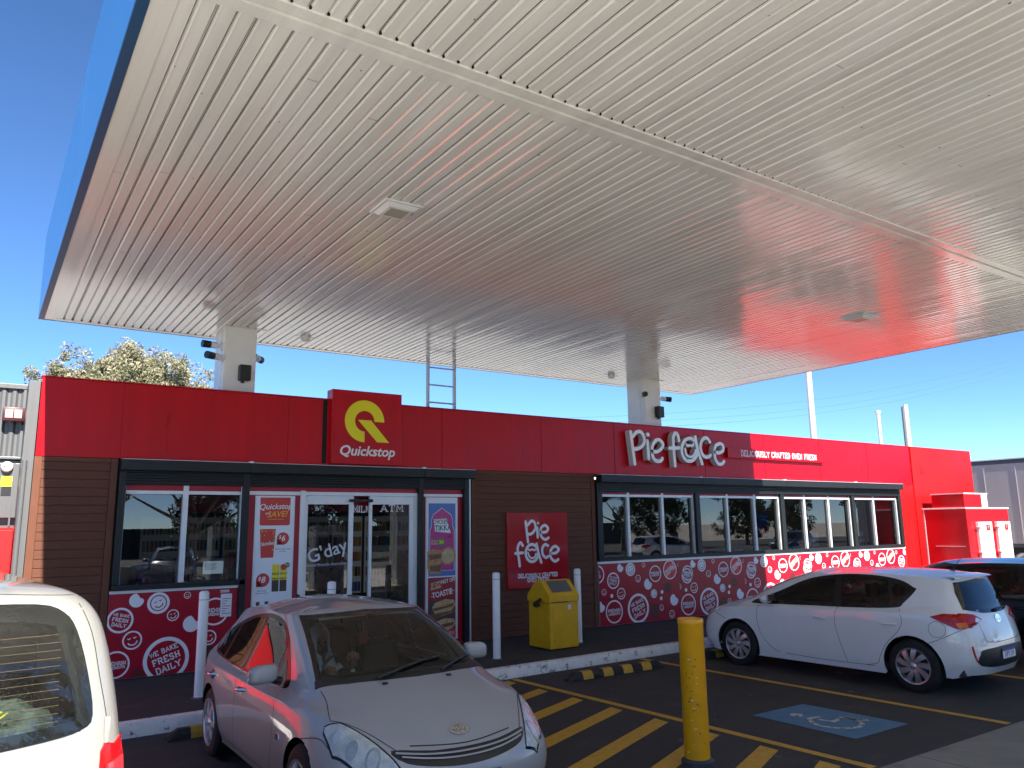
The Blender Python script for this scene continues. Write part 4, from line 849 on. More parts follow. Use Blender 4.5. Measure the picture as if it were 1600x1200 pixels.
# gable: ridge runs along y, slopes fall to both sides; faces front and back are triangular
A = lambda x, y, z: (x, y, z)
e = .012; fx0, fx1, fy0, fy1 = bx0-e, bx1+e, by0-e, by1+e
ym = (fy0+fy1)/2
b.box(fx0, fx1, fy0, fy1, z0, z1, YELBIN)
b.face([(fx0, fy0, z1), (fx1, fy0, z1), (fx1-.0, ym-.06, z2), (fx0+.0, ym-.06, z2)], YELBIN); b.face([(fx1, fy1, z1), (fx0, fy1, z1), (fx0, ym+.06, z2), (fx1, ym+.06, z2)], YELBIN)
b.face([(fx0, fy1, z1), (fx0, fy0, z1), (fx0, ym-.06, z2), (fx0, ym+.06, z2)], YELBIN); b.face([(fx1, fy0, z1), (fx1, fy1, z1), (fx1, ym+.06, z2), (fx1, ym-.06, z2)], YELBIN); b.face([(fx0, ym-.06, z2), (fx1, ym-.06, z2), (fx1, ym+.06, z2), (fx0, ym+.06, z2)], YELBIN)
b.build('hood', t_)
b = MB(); n_ = Vector((0, -(z2-z1), (ym-.06-fy0))).normalized(); n_ = Vector((0, -(z2-z1), (ym-.06-fy0))).normalized()
def sl(u, v): p = Vector((fx0+(fx1-fx0)*u, fy0+(ym-.06-fy0)*v, z1+(z2-z1)*v)); return p+Vector((0, -n_.y*-1, n_.z))*.004
b.face([sl(.16, .22), sl(.86, .22), sl(.86, .94), sl(.16, .94)], mat('bin_flap', (.1, .1, .1), .5)); b.build('flap', t_)
b = MB(); b.tube([(bx0-.01, by0+.22, .88), (bx0-.12, by0+.18, .83), (bx0-.17, by0+.2, .8)], [.02, .035, .02], BLKP, 10); b.lathe((bx0-.13, by0+.16, .81), [(0, -.05), (.05, -.03), (.055, .02), (0, .05)], BLKP, 12); b.box(bx0+.02, bx1-.2, by0-.014, by0-.012, .833, .842, DARKGAP); b.build('handle', t_)
F = Flat(facade(by0-.014)); F.rect(7.72, 7.785, .72, .785, WVIN); F.ring((7.752, .752), .024, .007, C1, .001, 14); F.build('sticker', t_)
# ------------------------------------------------------------------ cars: one continuous body skin from rings of control points
def cr(p0, p1, p2, p3, t):
    return 0.5*((2*p1)+(p2-p0)*t+(2*p0-5*p1+4*p2-p3)*t*t+(3*p1-p0-3*p2+p3)*t**3)
def inpoly(p, P):
    c = False; n = len(P); x, y = p
    for i in range(n):
        a, b2 = P[i], P[(i+1) % n]
        if (a[1] > y) != (b2[1] > y) and x < (b2[0]-a[0])*(y-a[1])/(b2[1]-a[1])+a[0]: c = not c
    return c
class Body:
    """table[station][line] = (x forward, y outward, z). Mirrored; crease lines break the curvature."""
    def __init__(s, T, creases, nu=9, nv=8):
        T = [[Vector(p) for p in st] for st in T]; ns, nl = len(T), len(T[0])
        def gh(i, j):
            if i < 0: p = T[-i][j]; return Vector((p.x, -p.y, p.z))
            if i >= ns: p = T[2*(ns-1)-i][j]; return Vector((p.x, -p.y, p.z))
            return T[i][j]
        segs = [0]+creases+[nl-1]; rows = []
        dense = []
        for i in range(ns-1):
            for k in range(nu):
                dense.append([cr(gh(i-1, j), gh(i, j), gh(i+1, j), gh(i+2, j), k/nu) for j in range(nl)])
        dense.append([T[-1][j] for j in range(nl)])
        for st in dense:
            row = []
            for a, c in zip(segs, segs[1:]):
                for j in range(a, c):
                    p1, p2 = st[j], st[j+1]
                    p0 = st[j-1] if j > a else p1*2-p2
                    if j+2 <= c: p3 = st[j+2]
                    elif c == nl-1: q_ = st[nl-2]; p3 = Vector((q_.x, -q_.y, q_.z))
                    else: p3 = p2*2-p1
                    for k in range(nv): row.append(cr(p0, p1, p2, p3, k/nv))
            row.append(st[-1]); rows.append(row)
        s.rows = rows; R2 = [[Vector((p.x, -p.y, p.z)) for p in r] for r in rows]
        bm = bmesh.new()
        for RR, fl in ((rows, False), (R2, True)):
            V = [[bm.verts.new(p) for p in r] for r in RR]
            for i in range(len(RR)-1):
                for j in range(len(RR[0])-1):
                    q_ = [V[i][j], V[i+1][j], V[i+1][j+1], V[i][j+1]]
                    if fl: q_.reverse()
                    try: bm.faces.new(q_)
                    except ValueError: pass
        bmesh.ops.remove_doubles(bm, verts=bm.verts, dist=2e-4)
        bmesh.ops.dissolve_degenerate(bm, dist=1e-4, edges=bm.edges)
        bmesh.ops.recalc_face_normals(bm, faces=bm.faces)
        s.bm = bm; s.bvh = BVHTree.FromBMesh(bm)
    def hit(s, axis, p, side):
        """axis 'side': p=(x,z), side=+1 left(+y) -1 right; 'front'/'rear': p=(y,z); 'top': p=(x,y)"""
        if axis == 'side': o, d = Vector((p[0], 3*side, p[1])), Vector((0, -side, 0))
        elif axis == 'front': o, d = Vector((8, p[0], p[1])), Vector((-1, 0, 0))
        elif axis == 'rear': o, d = Vector((-5, p[0], p[1])), Vector((1, 0, 0))
        else: o, d = Vector((p[0], p[1], 4)), Vector((0, 0, -1))
        r = s.bvh.ray_cast(o, d)
        if r[0] is None:
            r = s.bvh.find_nearest(o+d*(2.2 if axis == 'side' else 4.4))
            if r[0] is None: return None
        n = r[1]
        if n.dot(d) > 0: n = -n
        return r[0], n
    def patch(s, mb, axis, P, m, side=1, off=.004, step=.035, smooth_n=0, hole=None, flipn=False):
        if smooth_n: P = [(p.x, p.y) for p in catmull([(a, b2, 0) for a, b2 in P], smooth_n, closed=True)]
        B = []
        for a, c in zip(P, P[1:]+P[:1]):
            n = max(1, int(math.hypot(c[0]-a[0], c[1]-a[1])/step)); B += [(a[0]+(c[0]-a[0])*k/n, a[1]+(c[1]-a[1])*k/n) for k in range(n)]
        pts = list(B); E = [(i, (i+1) % len(B)) for i in range(len(B))]
        H = []
        if hole:
            H = hole; n0 = len(pts); pts += H; E += [(n0+i, n0+(i+1) % len(H)) for i in range(len(H))]
        xs = [p[0] for p in P]; ys = [p[1] for p in P]; x = min(xs)+step/2
        while x < max(xs):
            y = min(ys)+step/2
            while y < max(ys):
                if inpoly((x, y), P) and not (H and inpoly((x, y), H)):
                    pts.append((x, y))
                y += step
            x += step
        vs, es, fs, *_ = delaunay_2d_cdt([Vector(p) for p in pts], E, [], 0, 1e-6)
        hv = [s.hit(axis, v, side) for v in vs]; b0 = len(mb.v); k = mb.mi(m)
        mb.v += [tuple(h[0]+h[1]*off) for h in hv]
        for f in fs:
            c = sum((Vector(vs[i]) for i in f), Vector((0, 0)))/len(f)
            if not inpoly(c, P) or (H and inpoly(c, H)): continue
            a_, b_, c_ = (Vector(mb.v[b0+i]) for i in f[:3])
            if (b_-a_).cross(c_-a_).dot(hv[f[0]][1]) < 0: f = list(f)[::-1]
            mb.f.append([b0+i for i in f]); mb.m.append(k); mb.sm.append(True)
        # a thin edge so the piece has thickness
        for i in range(len(B)):
            j = (i+1) % len(B); p, q_ = hv[i], hv[j]
            vs4 = [p[0]+p[1]*off, q_[0]+q_[1]*off, q_[0]-q_[1]*.01, p[0]-p[1]*.01]
            b1 = len(mb.v); mb.v += [tuple(v) for v in vs4]; mb.f.append([b1, b1+1, b1+2, b1+3]); mb.m.append(k); mb.sm.append(False)
        return mb
    def seam(s, mb, axis, P, m, side=1, w=.006, off=.0012, smooth_n=4, closed=False):
        if smooth_n and len(P) > 2: P = [(p.x, p.y) for p in catmull([(a, b2, 0) for a, b2 in P], smooth_n, closed)]
        if closed: P = P+[P[0]]
        Q = []
        for a, c in zip(P, P[1:]):
            n = max(1, int(math.hypot(c[0]-a[0], c[1]-a[1])/.02)); Q += [(a[0]+(c[0]-a[0])*k/n, a[1]+(c[1]-a[1])*k/n) for k in range(n)]
        Q.append(P[-1]); H = [s.hit(axis, p, side) for p in Q]; H = [h for h in H if h]; A = []; 
        for i, (p, n) in enumerate(H):
            t = (H[min(i+1, len(H)-1)][0]-H[max(i-1, 0)][0]).normalized(); c = t.cross(n).normalized()*w/2; A.append([p+n*off-c, p+n*off+c])
        mb.grid(A, m, True); return mb
    def cut_circle(s, cx, cz, r, ymin=.45):
        bm = s.bm; dead = [f for f in bm.faces if all(math.hypot(v.co.x-cx, v.co.z-cz) < r*1.0 for v in [type('o', (), {'co': f.calc_center_median()})]) and abs(f.calc_center_median().y) > ymin]
        bmesh.ops.delete(bm, geom=dead, context='FACES')
        for v in bm.verts:
            if v.is_boundary and abs(v.co.y) > ymin:
                d = math.hypot(v.co.x-cx, v.co.z-cz)
                if d < r*1.12 and v.co.z > .19 and d > 1e-4: k = r/d; v.co.x = cx+(v.co.x-cx)*k; v.co.z = cz+(v.co.z-cz)*k
    def cut_poly(s, axis, P, side=0):
        bm = s.bm; dead = []
        for f in bm.faces:
            c = f.calc_center_median(); n = f.normal
            if axis == 'side':
                if abs(n.y) > .25 and inpoly((c.x, c.z), P) and (side == 0 or c.y*side > 0): dead.append(f)
            elif axis == 'front':
                if n.x > .1 and inpoly((c.y, c.z), P): dead.append(f)
            elif axis == 'rear':
                if n.x < -.1 and inpoly((c.y, c.z), P): dead.append(f)
        bmesh.ops.delete(bm, geom=dead, context='FACES')
    def build(s, name, m, parent, low_m=None, low_z=0):
        mb = MB(); s.bm.verts.index_update(); b0 = len(mb.v); mb.v += [tuple(v.co) for v in s.bm.verts]; k = mb.mi(m)
        for f in s.bm.faces:
            kk = k
            if low_m and f.calc_center_median().z < low_z: kk = mb.mi(low_m)
            mb.f.append([v.index for v in f.verts]); mb.m.append(kk); mb.sm.append(True)
        return mb.build(name, parent, off=(0, 0, 0), angle=33)

def shrink(P, d):
    """inset a polygon by d"""
    n = len(P); A = sum(P[i][0]*P[(i+1) % n][1]-P[(i+1) % n][0]*P[i][1] for i in range(n)); sg_ = 1 if A > 0 else -1; out = []
    for i in range(n):
        a, b2, c = Vector(P[i-1]), Vector(P[i]), Vector(P[(i+1) % n]); e1 = (b2-a).normalized(); e2 = (c-b2).normalized()
        n1 = Vector((-e1.y, e1.x))*sg_; n2 = Vector((-e2.y, e2.x))*sg_; v = (n1+n2); l = v.length
        v = v/l*(d/max(.5, l/2)) if l > 1e-6 else n1*d; out.append((b2.x+v.x, b2.y+v.y))
    return out
def carpaint(name, col, metal=0.0, rough=.32, flake=0.0):
    m = mat(name, col, rough, metal=metal, coat=1.0, var=.03, scale=2)
    return m
TYRE = mat('tyre', (0.009, 0.009, 0.009), .8, var=.15, scale=20); RIM = mat('alloy', (.5, .51, .53), .3, metal=.8); RIMD = mat('rim_dark', (.05, .05, .055), .5, metal=.5)
SEATM = mat('seat_cloth', (.06, .06, .065), .8); DASH = mat('dash_plastic', (.03, .03, .032), .6); FRIT = mat('window_border', (.008, .008, .009), .25)
def wheel(car, x, y, r, sgn, style):
    """axle along y; sgn = side the rim faces"""
    w = .19; n = 40; b = MB(); c = (x, y, r)
    prof = [(r*.66, -w/2), (r*.82, -w/2), (r*.94, -w/2+.012), (r, -w/2+.035), (r, w/2-.035), (r*.94, w/2-.012), (r*.82, w/2), (r*.68, w/2-.004)]
    b.lathe(c, [(p, q_*sgn) for p, q_ in prof], TYRE, n, 'y'); 
    for k in range(34):
        a = 2*pi*k/34; b.tube([(x+r*1.001*cos(a), y-w*.3, r+r*1.001*sin(a)), (x+r*1.001*cos(a+.06), y+w*.3, r+r*1.001*sin(a+.06))], .004, DARKGAP, 4)
    root = b.build('wheel', car, off=(0, 0, 0))
    b = MB(); ro = r*.69; f = sgn
    b.lathe(c, [(ro, f*(w/2-.004)), (ro*.99, f*(w/2+.004)), (ro*.93, f*(w/2+.002)), (ro*.9, f*(w/2-.02)), (ro*.9, -f*w*.3)], RIM, n, 'y')
    b.lathe(c, [(ro*.9, f*(w/2-.07)), (0, f*(w/2-.07))], RIMD, n, 'y')
    b.lathe(c, [(0, f*(w/2+.006)), (ro*.13, f*(w/2+.004)), (ro*.2, f*(w/2-.008)), (ro*.2, f*(w/2-.05))], RIM, 18, 'y')
    ns = 9 if style == 'fan' else 6
    for k in range(ns):
        a = 2*pi*k/ns; rows = []
        for t in (0.15, .35, .6, .8, .93):
            tw = a+(.35*t if style == 'fan' else 0); hw = (.08+.10*t if style == 'fan' else .2-.08*t+(.1 if t > .85 else 0))*ro*(1 if t > .2 else .9); yy = f*(w/2-.012+.012*sin(t*pi))
            ca, sa = cos(tw), sin(tw)
            rows.append([(x+ro*t*ca-sa*u, y+yy-(f*.02 if abs(u) > hw*.99 else 0)*1.0, r+ro*t*sa+ca*u) for u in (-hw*1.05, -hw, -hw*.9, hw*.9, hw, hw*1.05)])
        b.grid(rows, RIM, True)
    b.build('rim', root, off=(0, 0, 0))
    return root
def arch_liner(mb, x, r, y0, y1, R_=.36):
    rows = []
    for k in range(17):
        a = pi*k/16; rows.append([(x+R_*cos(a), y0, r+R_*sin(a)), (x+R_*cos(a), y1, r+R_*sin(a))])
    mb.grid(rows, BLKP, True)
    mb.face([(x+R_*cos(pi*k/16), y1, r+R_*sin(pi*k/16)) for k in range(17)], BLKP)
def seats(car, spots, m=SEATM):
    for (x, y) in spots:
        b = MB(); b.box(x-.25, x+.27, y-.24, y+.24, .35, .52, m, bev=.05)
        bm = bmesh.new(); bmesh.ops.create_cube(bm, size=1)
        for v in bm.verts: q_ = Vector((v.co.x*.13, v.co.y*.46*(1 if v.co.z < 0 else .85), v.co.z*.6+.3)); q_.x -= q_.z*.28; v.co = q_+Vector((x-.22, y, .45))
        bmesh.ops.bevel(bm, geom=bm.edges[:], offset=.05, segments=3, affect='EDGES'); b.addbm(bm, m)
        b.box(x-.50, x-.40, y-.13, y+.13, 1.06, 1.26, m, bev=.04); b.tube([(x-.44, y-.05, 1.0), (x-.45, y-.05, 1.1)], .008, CHROME, 6); b.tube([(x-.44, y+.05, 1.0), (x-.45, y+.05, 1.1)], .008, CHROME, 6)
        b.build('seat', car, off=(0, 0, 0))
def oval_emblem(F, c, r, m, w=.12):
    def oval(cx, cy, rx, ry):
        P = [(cx+rx*cos(a), cy+ry*sin(a)) for a in [2*pi*k/22 for k in range(23)]]; F.stroke(P, r*w*2, m, 0, caps=False)
    oval(c[0], c[1], r, r*.68); oval(c[0], c[1]+r*.28, r*.62, r*.26); oval(c[0], c[1], r*.27, r*.6)
def closeP(P, n=5): return [(p.x, p.y) for p in catmull([(a, b2, 0) for a, b2 in P], n, closed=True)]

# ---- white hatchback (local frame: rear axle at origin, nose towards +x)
def hatch_table(hs=0.0):
    L6 = [(1.42, 0, 1.432), (1.38, 0, 1.436), (1.3, 0, 1.442), (1.2, 0, 1.446), (1.05, 0, 1.452), (.85, 0, 1.458), (.6, 0, 1.464), (.3, 0, 1.465), (-.03, 0, 1.455), (-.2, 0, 1.445), (-.28, 0, 1.435), (-.33, 0, 1.43), (-.36, 0, 1.427)]
    T = [
     [(3.40, 0, .19), (3.53, 0, .36), (3.535, 0, .56), (3.46, 0, .71), (3.10, 0, .86), (2.68, 0, .965), (2.10, 0, 1.235), (1.52, 0, 1.418)],
     [(3.36, .42, .19), (3.47, .42, .36), (3.465, .42, .56), (3.38, .42, .725), (3.02, .41, .855), (2.62, .40, .96), (2.06, .37, 1.225), (1.49, .34, 1.41)],
     [(3.20, .69, .19), (3.29, .715, .36), (3.27, .72, .56), (3.13, .68, .765), (2.84, .64, .85), (2.52, .63, .945), (1.98, .57, 1.20), (1.42, .50, 1.395)],
     [(3.0, .80, .19), (3.02, .84, .36), (3.0, .845, .56), (2.88, .79, .80), (2.66, .75, .86), (2.42, .715, .932), (1.86, .64, 1.18), (1.32, .555, 1.38)],
     [(2.6, .82, .18), (2.6, .865, .36), (2.6, .87, .6), (2.56, .84, .83), (2.42, .80, .875), (2.26, .757, .925), (1.74, .675, 1.16), (1.2, .585, 1.375)],
     [(2.1, .82, .18), (2.1, .85, .36), (2.1, .862, .6), (2.08, .855, .855), (2.0, .825, .90), (1.92, .785, .93), (1.46, .70, 1.16), (1.02, .60, 1.385)],
     [(1.4, .82, .18), (1.4, .845, .33), (1.4, .862, .6), (1.4, .86, .875), (1.38, .835, .92), (1.35, .795, .945), (1.1, .715, 1.17), (.75, .612, 1.40)],
     [(.75, .82, .18), (.75, .85, .33), (.75, .865, .6), (.75, .862, .9), (.75, .84, .94), (.72, .80, .965), (.6, .72, 1.19), (.38, .615, 1.405)],
     [(.1, .82, .18), (.1, .865, .36), (.1, .878, .62), (.1, .868, .915), (.1, .84, .965), (.1, .80, 1.00), (.08, .725, 1.21), (.05, .61, 1.395)],
     [(-.35, .78, .2), (-.36, .84, .4), (-.36, .85, .62), (-.33, .835, .91), (-.31, .80, .975), (-.28, .76, 1.04), (-.26, .69, 1.22), (-.20, .59, 1.38)],
     [(-.56, .66, .25), (-.62, .71, .4), (-.62, .73, .62), (-.56, .73, .91), (-.53, .70, .97), (-.51, .665, 1.03), (-.45, .61, 1.2), (-.38, .54, 1.365)],
     [(-.66, .40, .25), (-.73, .42, .4), (-.73, .43, .62), (-.655, .43, .92), (-.63, .42, .97), (-.61, .41, 1.03), (-.54, .39, 1.2), (-.45, .35, 1.373)],
     [(-.68, 0, .25), (-.755, 0, .4), (-.75, 0, .62), (-.675, 0, .92), (-.655, 0, .97), (-.64, 0, 1.03), (-.565, 0, 1.2), (-.47, 0, 1.38)]]
    return [t+[c] for t, c in zip(T, L6)]
LAMPR = mat('tail_red', (.42, .004, .006), .14, spec=.35, var=.3, scale=30); LAMPO = mat('tail_amber', (.7, .16, .01), .2, var=.3, scale=60); LAMPC = mat('lamp_clear', (.65, .63, .58), .1, metal=.4, coat=1)
PLW = mat('number_plate', (.75, .77, .8), .4); PLB = mat('plate_blue', (.02, .05, .35), .4)
def hatch(name, label, loc, rz, scale, paint, glassm, detail=True, plate='1EPY 574'):
    car = thing(name, label, 'car', loc, rz); car.scale = (scale,)*3; OFF[car.name] = (0, 0, 0)
    B = Body(hatch_table(), [5, 7])
    R_ = .365
    B.cut_circle(0, .315, R_); B.cut_circle(2.6, .315, R_)
    P_side = [(2.40, .925), (1.95, 1.10), (1.55, 1.275), (1.25, 1.345), (.85, 1.385), (.45, 1.378), (.15, 1.335), (-.02, 1.26), (-.06, 1.22), (.08, 1.06), (.18, 1.0), (.7, .965), (1.4, .945), (2.0, .925)]
    PS = closeP(P_side, 4)
    fr_ = [(2.08, .955), (1.76, 1.15), (1.48, 1.265), (1.22, 1.325), (1.05, 1.34), (1.02, .975), (1.6, .965)]
    rr_ = [(.92, .98), (.95, 1.35), (.62, 1.355), (.32, 1.33), (.24, 1.03), (.5, .99)]
    qr_ = [(.20, 1.03), (.27, 1.315), (.1, 1.285), (.0, 1.225), (.12, 1.08)]
    P_rear = [(-.62, 1.01), (-.585, 1.2), (-.52, 1.32), (0, 1.35), (.52, 1.32), (.585, 1.2), (.62, 1.01), (.3, .955), (0, .945), (-.3, .955)]
    P_ws = [(-.62, .975), (-.55, 1.2), (-.48, 1.375), (0, 1.395), (.48, 1.375), (.55, 1.2), (.62, .975), (.3, .985), (0, .99), (-.3, .985)]
    for w_ in (fr_, rr_, qr_): B.cut_poly('side', shrink(w_, .03))
    B.cut_poly('rear', shrink(P_rear, .07)); B.cut_poly('front', shrink(P_ws, .06))
    body = B.build('body', paint, car)
    if True:
        b = MB()
        for cx_ in (0, 2.6):
            for sg_ in (1, -1): arch_liner(b, cx_, .315, sg_*.80, sg_*.5, R_*.995)
        b.face([(3.3, -.7, .2), (3.3, .7, .2), (-.6, .7, .22), (-.6, -.7, .22)], BLKP); b.build('underbody', car, off=(0, 0, 0))
    for sg_ in (1, -1):
        b = MB(); hole_all = []
        B.patch(b, 'side', PS, FRIT, sg_, .0012, .05, hole=None) if not detail else None
        # black surrounds: polygon minus panes
        def surround():
            for P_, H_ in (): pass
        b2 = MB()
        pts = PS
        # ring pieces: whole outline patched, faces inside panes dropped
        tmp = MB(); B.patch(tmp, 'side', PS, FRIT, sg_, .002, .022)
        keep = [];
        for f, sm_ in zip(tmp.f, tmp.sm):
            c = sum((Vector(tmp.v[i]) for i in f), Vector())/len(f)
            if not any(inpoly((c.x, c.z), shrink(w_, .012)) for w_ in (fr_, rr_, qr_)): keep.append(f)
        tmp.f = keep; tmp.m = [0]*len(keep); tmp.sm = [True]*len(keep); tmp.build('window_surround', car, off=(0, 0, 0))
        for w_, gm in ((fr_, GCAR if glassm is not GDARK else GDARK), (rr_, glassm), (qr_, glassm)):
            b = MB(); B.patch(b, 'side', w_, gm, sg_, .004, .05); b.f = [f for f, s_ in zip(b.f, b.sm) if s_]; b.m = [0]*len(b.f); b.sm = [True]*len(b.f); b.build('side_window', car, off=(0, 0, 0))
        for x_ in (1.22, .26):
            hb = MB(); h0 = B.hit('side', (x_, .80), sg_); y_ = h0[0].y
            hb.tube([(x_+.09, y_-.01*sg_, .802), (x_+.07, y_+.03*sg_, .803), (x_, y_+.04*sg_, .803), (x_-.07, y_+.03*sg_, .802), (x_-.1, y_-.01*sg_, .80)], .013, paint, 8); B.patch(hb, 'side', closeP([(x_+.06, .78), (x_+.06, .83), (x_-.06, .83), (x_-.06, .78)], 4), paint, sg_, .002); hb.build('door_handle', car, off=(0, 0, 0))
        b = MB(); dx_ = .42
        bm = bmesh.new(); bmesh.ops.create_uvsphere(bm, u_segments=16, v_segments=10, radius=1)
        for v in bm.verts: v.co = Vector((2.02+v.co.x*.075+(.03 if v.co.x > 0 else 0)*abs(v.co.x), sg_*(.90+v.co.y*.10), 1.0+v.co.z*.065))
        b.addbm(bm, paint); b.tube([(2.04, sg_*.74, .94), (2.03, sg_*.84, .98)], .03, BLKP, 8); b.box(1.935, 1.955, sg_*.90-.08, sg_*.90+.08, .975, 1.065, CHROME); b.build('mirror', car, off=(0, 0, 0))
        b = MB()
        B.seam(b, 'side', [(2.2, .92), (2.24, .75), (2.18, .5), (2.03, .33), (1.9, .27)], DARKGAP, sg_); B.seam(b, 'side', [(.96, .96), (1.0, .80), (.97, .6), (.87, .26)], DARKGAP, sg_)
        B.seam(b, 'side', [(.12, .99), (.08, .85), (.14, .72), (.30, .56), (.40, .40), (.45, .3), (.6, .26)], DARKGAP, sg_); B.seam(b, 'side', [(1.8, .265), (1.2, .25), (.5, .26)], DARKGAP, sg_)
        if sg_ > 0: B.seam(b, 'side', [(-.33+.095*cos(t), .78+.095*sin(t)) for t in [2*pi*k/16 for k in range(16)]], DARKGAP, sg_, closed=True, w=.005)
        B.seam(b, 'side', [(-.20, .60), (-.40, .69), (-.60, .80)], DARKGAP, sg_); B.seam(b, 'side', [(2.8, .66), (3.0, .72), (3.15, .74)], DARKGAP, sg_)
        b.build('door_seams', car, off=(0, 0, 0))
        b = MB(); B.patch(b, 'side', [(-.26, .925), (-.40, .96), (-.60, .955), (-.66, .9), (-.64, .81), (-.55, .79), (-.42, .85)], LAMPR, sg_, .012, .03); B.patch(b, 'rear', [(sg_*.40, .89), (sg_*.52, .95), (sg_*.70, .97), (sg_*.70, .84), (sg_*.56, .83)], LAMPR, sg_, .010, .03)
        t_ = b.build('taillight', car, off=(0, 0, 0)); b = MB(); B.patch(b, 'side', [(-.52, .86), (-.60, .87), (-.62, .81), (-.55, .8)], LAMPO, sg_, .015); B.patch(b, 'rear', [(sg_*.42, .885), (sg_*.51, .92), (sg_*.55, .87), (sg_*.5, .86)], LAMPC, sg_, .013); b.build('lamp_lens', t_, off=(0, 0, 0))
        b = MB(); B.patch(b, 'front', [(sg_*.42, .665), (sg_*.60, .76), (sg_*.76, .80), (sg_*.74, .70), (sg_*.6, .63)], LAMPC, sg_, .006, .03); b.build('headlight', car, off=(0, 0, 0))
        b = MB(); B.patch(b, 'side', [(-.655, .60), (-.645, .60), (-.665, .42), (-.675, .42)], LAMPR, sg_, .01, .03); b.build('reflector', car, off=(0, 0, 0))
    b = MB(); B.patch(b, 'rear', P_rear, FRIT, 1, .002, .03, hole=shrink(P_rear, .055)); b.f = [f for f, s_ in zip(b.f, b.sm) if s_]; b.m = [0]*len(b.f); b.sm = [True]*len(b.f); b.build('window_surround', car, off=(0, 0, 0))
    b = MB(); B.patch(b, 'rear', P_rear, GDARK, 1, .005, .05); w_ = b.build('rear_window', car, off=(0, 0, 0))
    b = MB(); B.patch(b, 'front', P_ws, GCAR, 1, .004, .05); b.build('windscreen', car, off=(0, 0, 0))
    b = MB(); rw = [B.hit('rear', (y_, z_), 1)[0]+Vector((-.02, 0, .01)) for y_, z_ in ((0, .965), (-.15, .98), (-.33, .99))]; b.tube(rw, [.022, .014, .008], BLKP, 8); b.build('wiper', car, off=(0, 0, 0))
    b = MB(); rows = []
    for k in range(17):
        y_ = -.53+1.06*k/16; e_ = 1-(abs(y_)/.6)**3; rows.append([(-.30-.05*e_, y_, 1.39+.02*e_), (-.42-.11*e_, y_, 1.372+.024*e_), (-.44-.115*e_, y_, 1.357+.024*e_), (-.40-.06*e_, y_, 1.335+.02*e_)])
    b.grid(rows, paint, True); b.build('spoiler', car, off=(0, 0, 0))
    b = MB(); b.lathe((-.22, 0, 1.44), [(.035, 0), (.03, .015), (0, .02)], BLKP, 12); b.tube([(-.22, 0, 1.45), (-.28, 0, 1.53), (-.35, 0, 1.61)], [.006, .004, .003], BLKP, 6); b.build('antenna', car, off=(0, 0, 0))
    b = MB(); B.patch(b, 'rear', closeP([(-.58, .37), (-.60, .5), (-.45, .56), (.45, .56), (.60, .5), (.58, .37), (0, .33)], 3), BLKP, 1, .006, .04); b.build('rear_bumper_insert', car, off=(0, 0, 0))
    b = MB(); B.seam(b, 'rear', [(-.48, .84), (-.47, .72), (-.42, .635), (0, .62), (.42, .635), (.47, .72), (.48, .84)], DARKGAP, 1); b.build('tailgate_seam', car, off=(0, 0, 0))
    xr = B.hit('rear', (0, .5), 1)[0].x-.016
    F = Flat(lambda u, v, d: (xr-d, -u, v)); F.rect(-.185, .185, .42, .535, PLW); F.rect(-.185, .185, .505, .535, PLB, .001); F.text(plate, 0, .465, .085, PLB, d=.002, bold=.012, sx=.85); F.build('number_plate', car, off=(0, 0, 0))
    xr2 = B.hit('rear', (0, .89), 1)[0].x-.012; F = Flat(lambda u, v, d: (xr2-d+.2*(v-.89), -u, v)); oval_emblem(F, (0, .88), .062, CHROME); F.build('emblem', car, off=(0, 0, 0))
    b = MB(); B.patch(b, 'front', closeP([(-.5, .25), (-.56, .42), (0, .45), (.56, .42), (.5, .25), (0, .23)], 3), BLKP, 1, .004, .04); B.patch(b, 'front', [(-.4, .62), (-.42, .665), (0, .68), (.42, .665), (.4, .62), (0, .61)], BLKP, 1, .004, .04); b.build('grille', car, off=(0, 0, 0))
    for x_ in (0, 2.6):
        for sg_ in (1, -1): wheel(car, x_, sg_*.765, .315, sg_, 'fan')
    seats(car, [(1.15, .36), (1.15, -.36), (.25, .36), (.25, -.36)])
    b = MB(); b.box(1.75, 2.4, -.7, .7, .6, .88, DASH, bev=.05); b.box(-.55, 2.3, -.74, .74, .24, .32, DASH); b.box(-.62, -.2, -.6, .6, .3, .85, DASH); b.build('cabin', car, off=(0, 0, 0))
    return car
WHP = carpaint('white_car_paint', (.70, .71, .72), 0, .3)
h1 = hatch('white_hatchback', 'white hatchback parked nose-in at the shop, with a dark rear window and number plate', (10.157, 5.379, 0), radians(90)+.056, .955, WHP, GDARK)
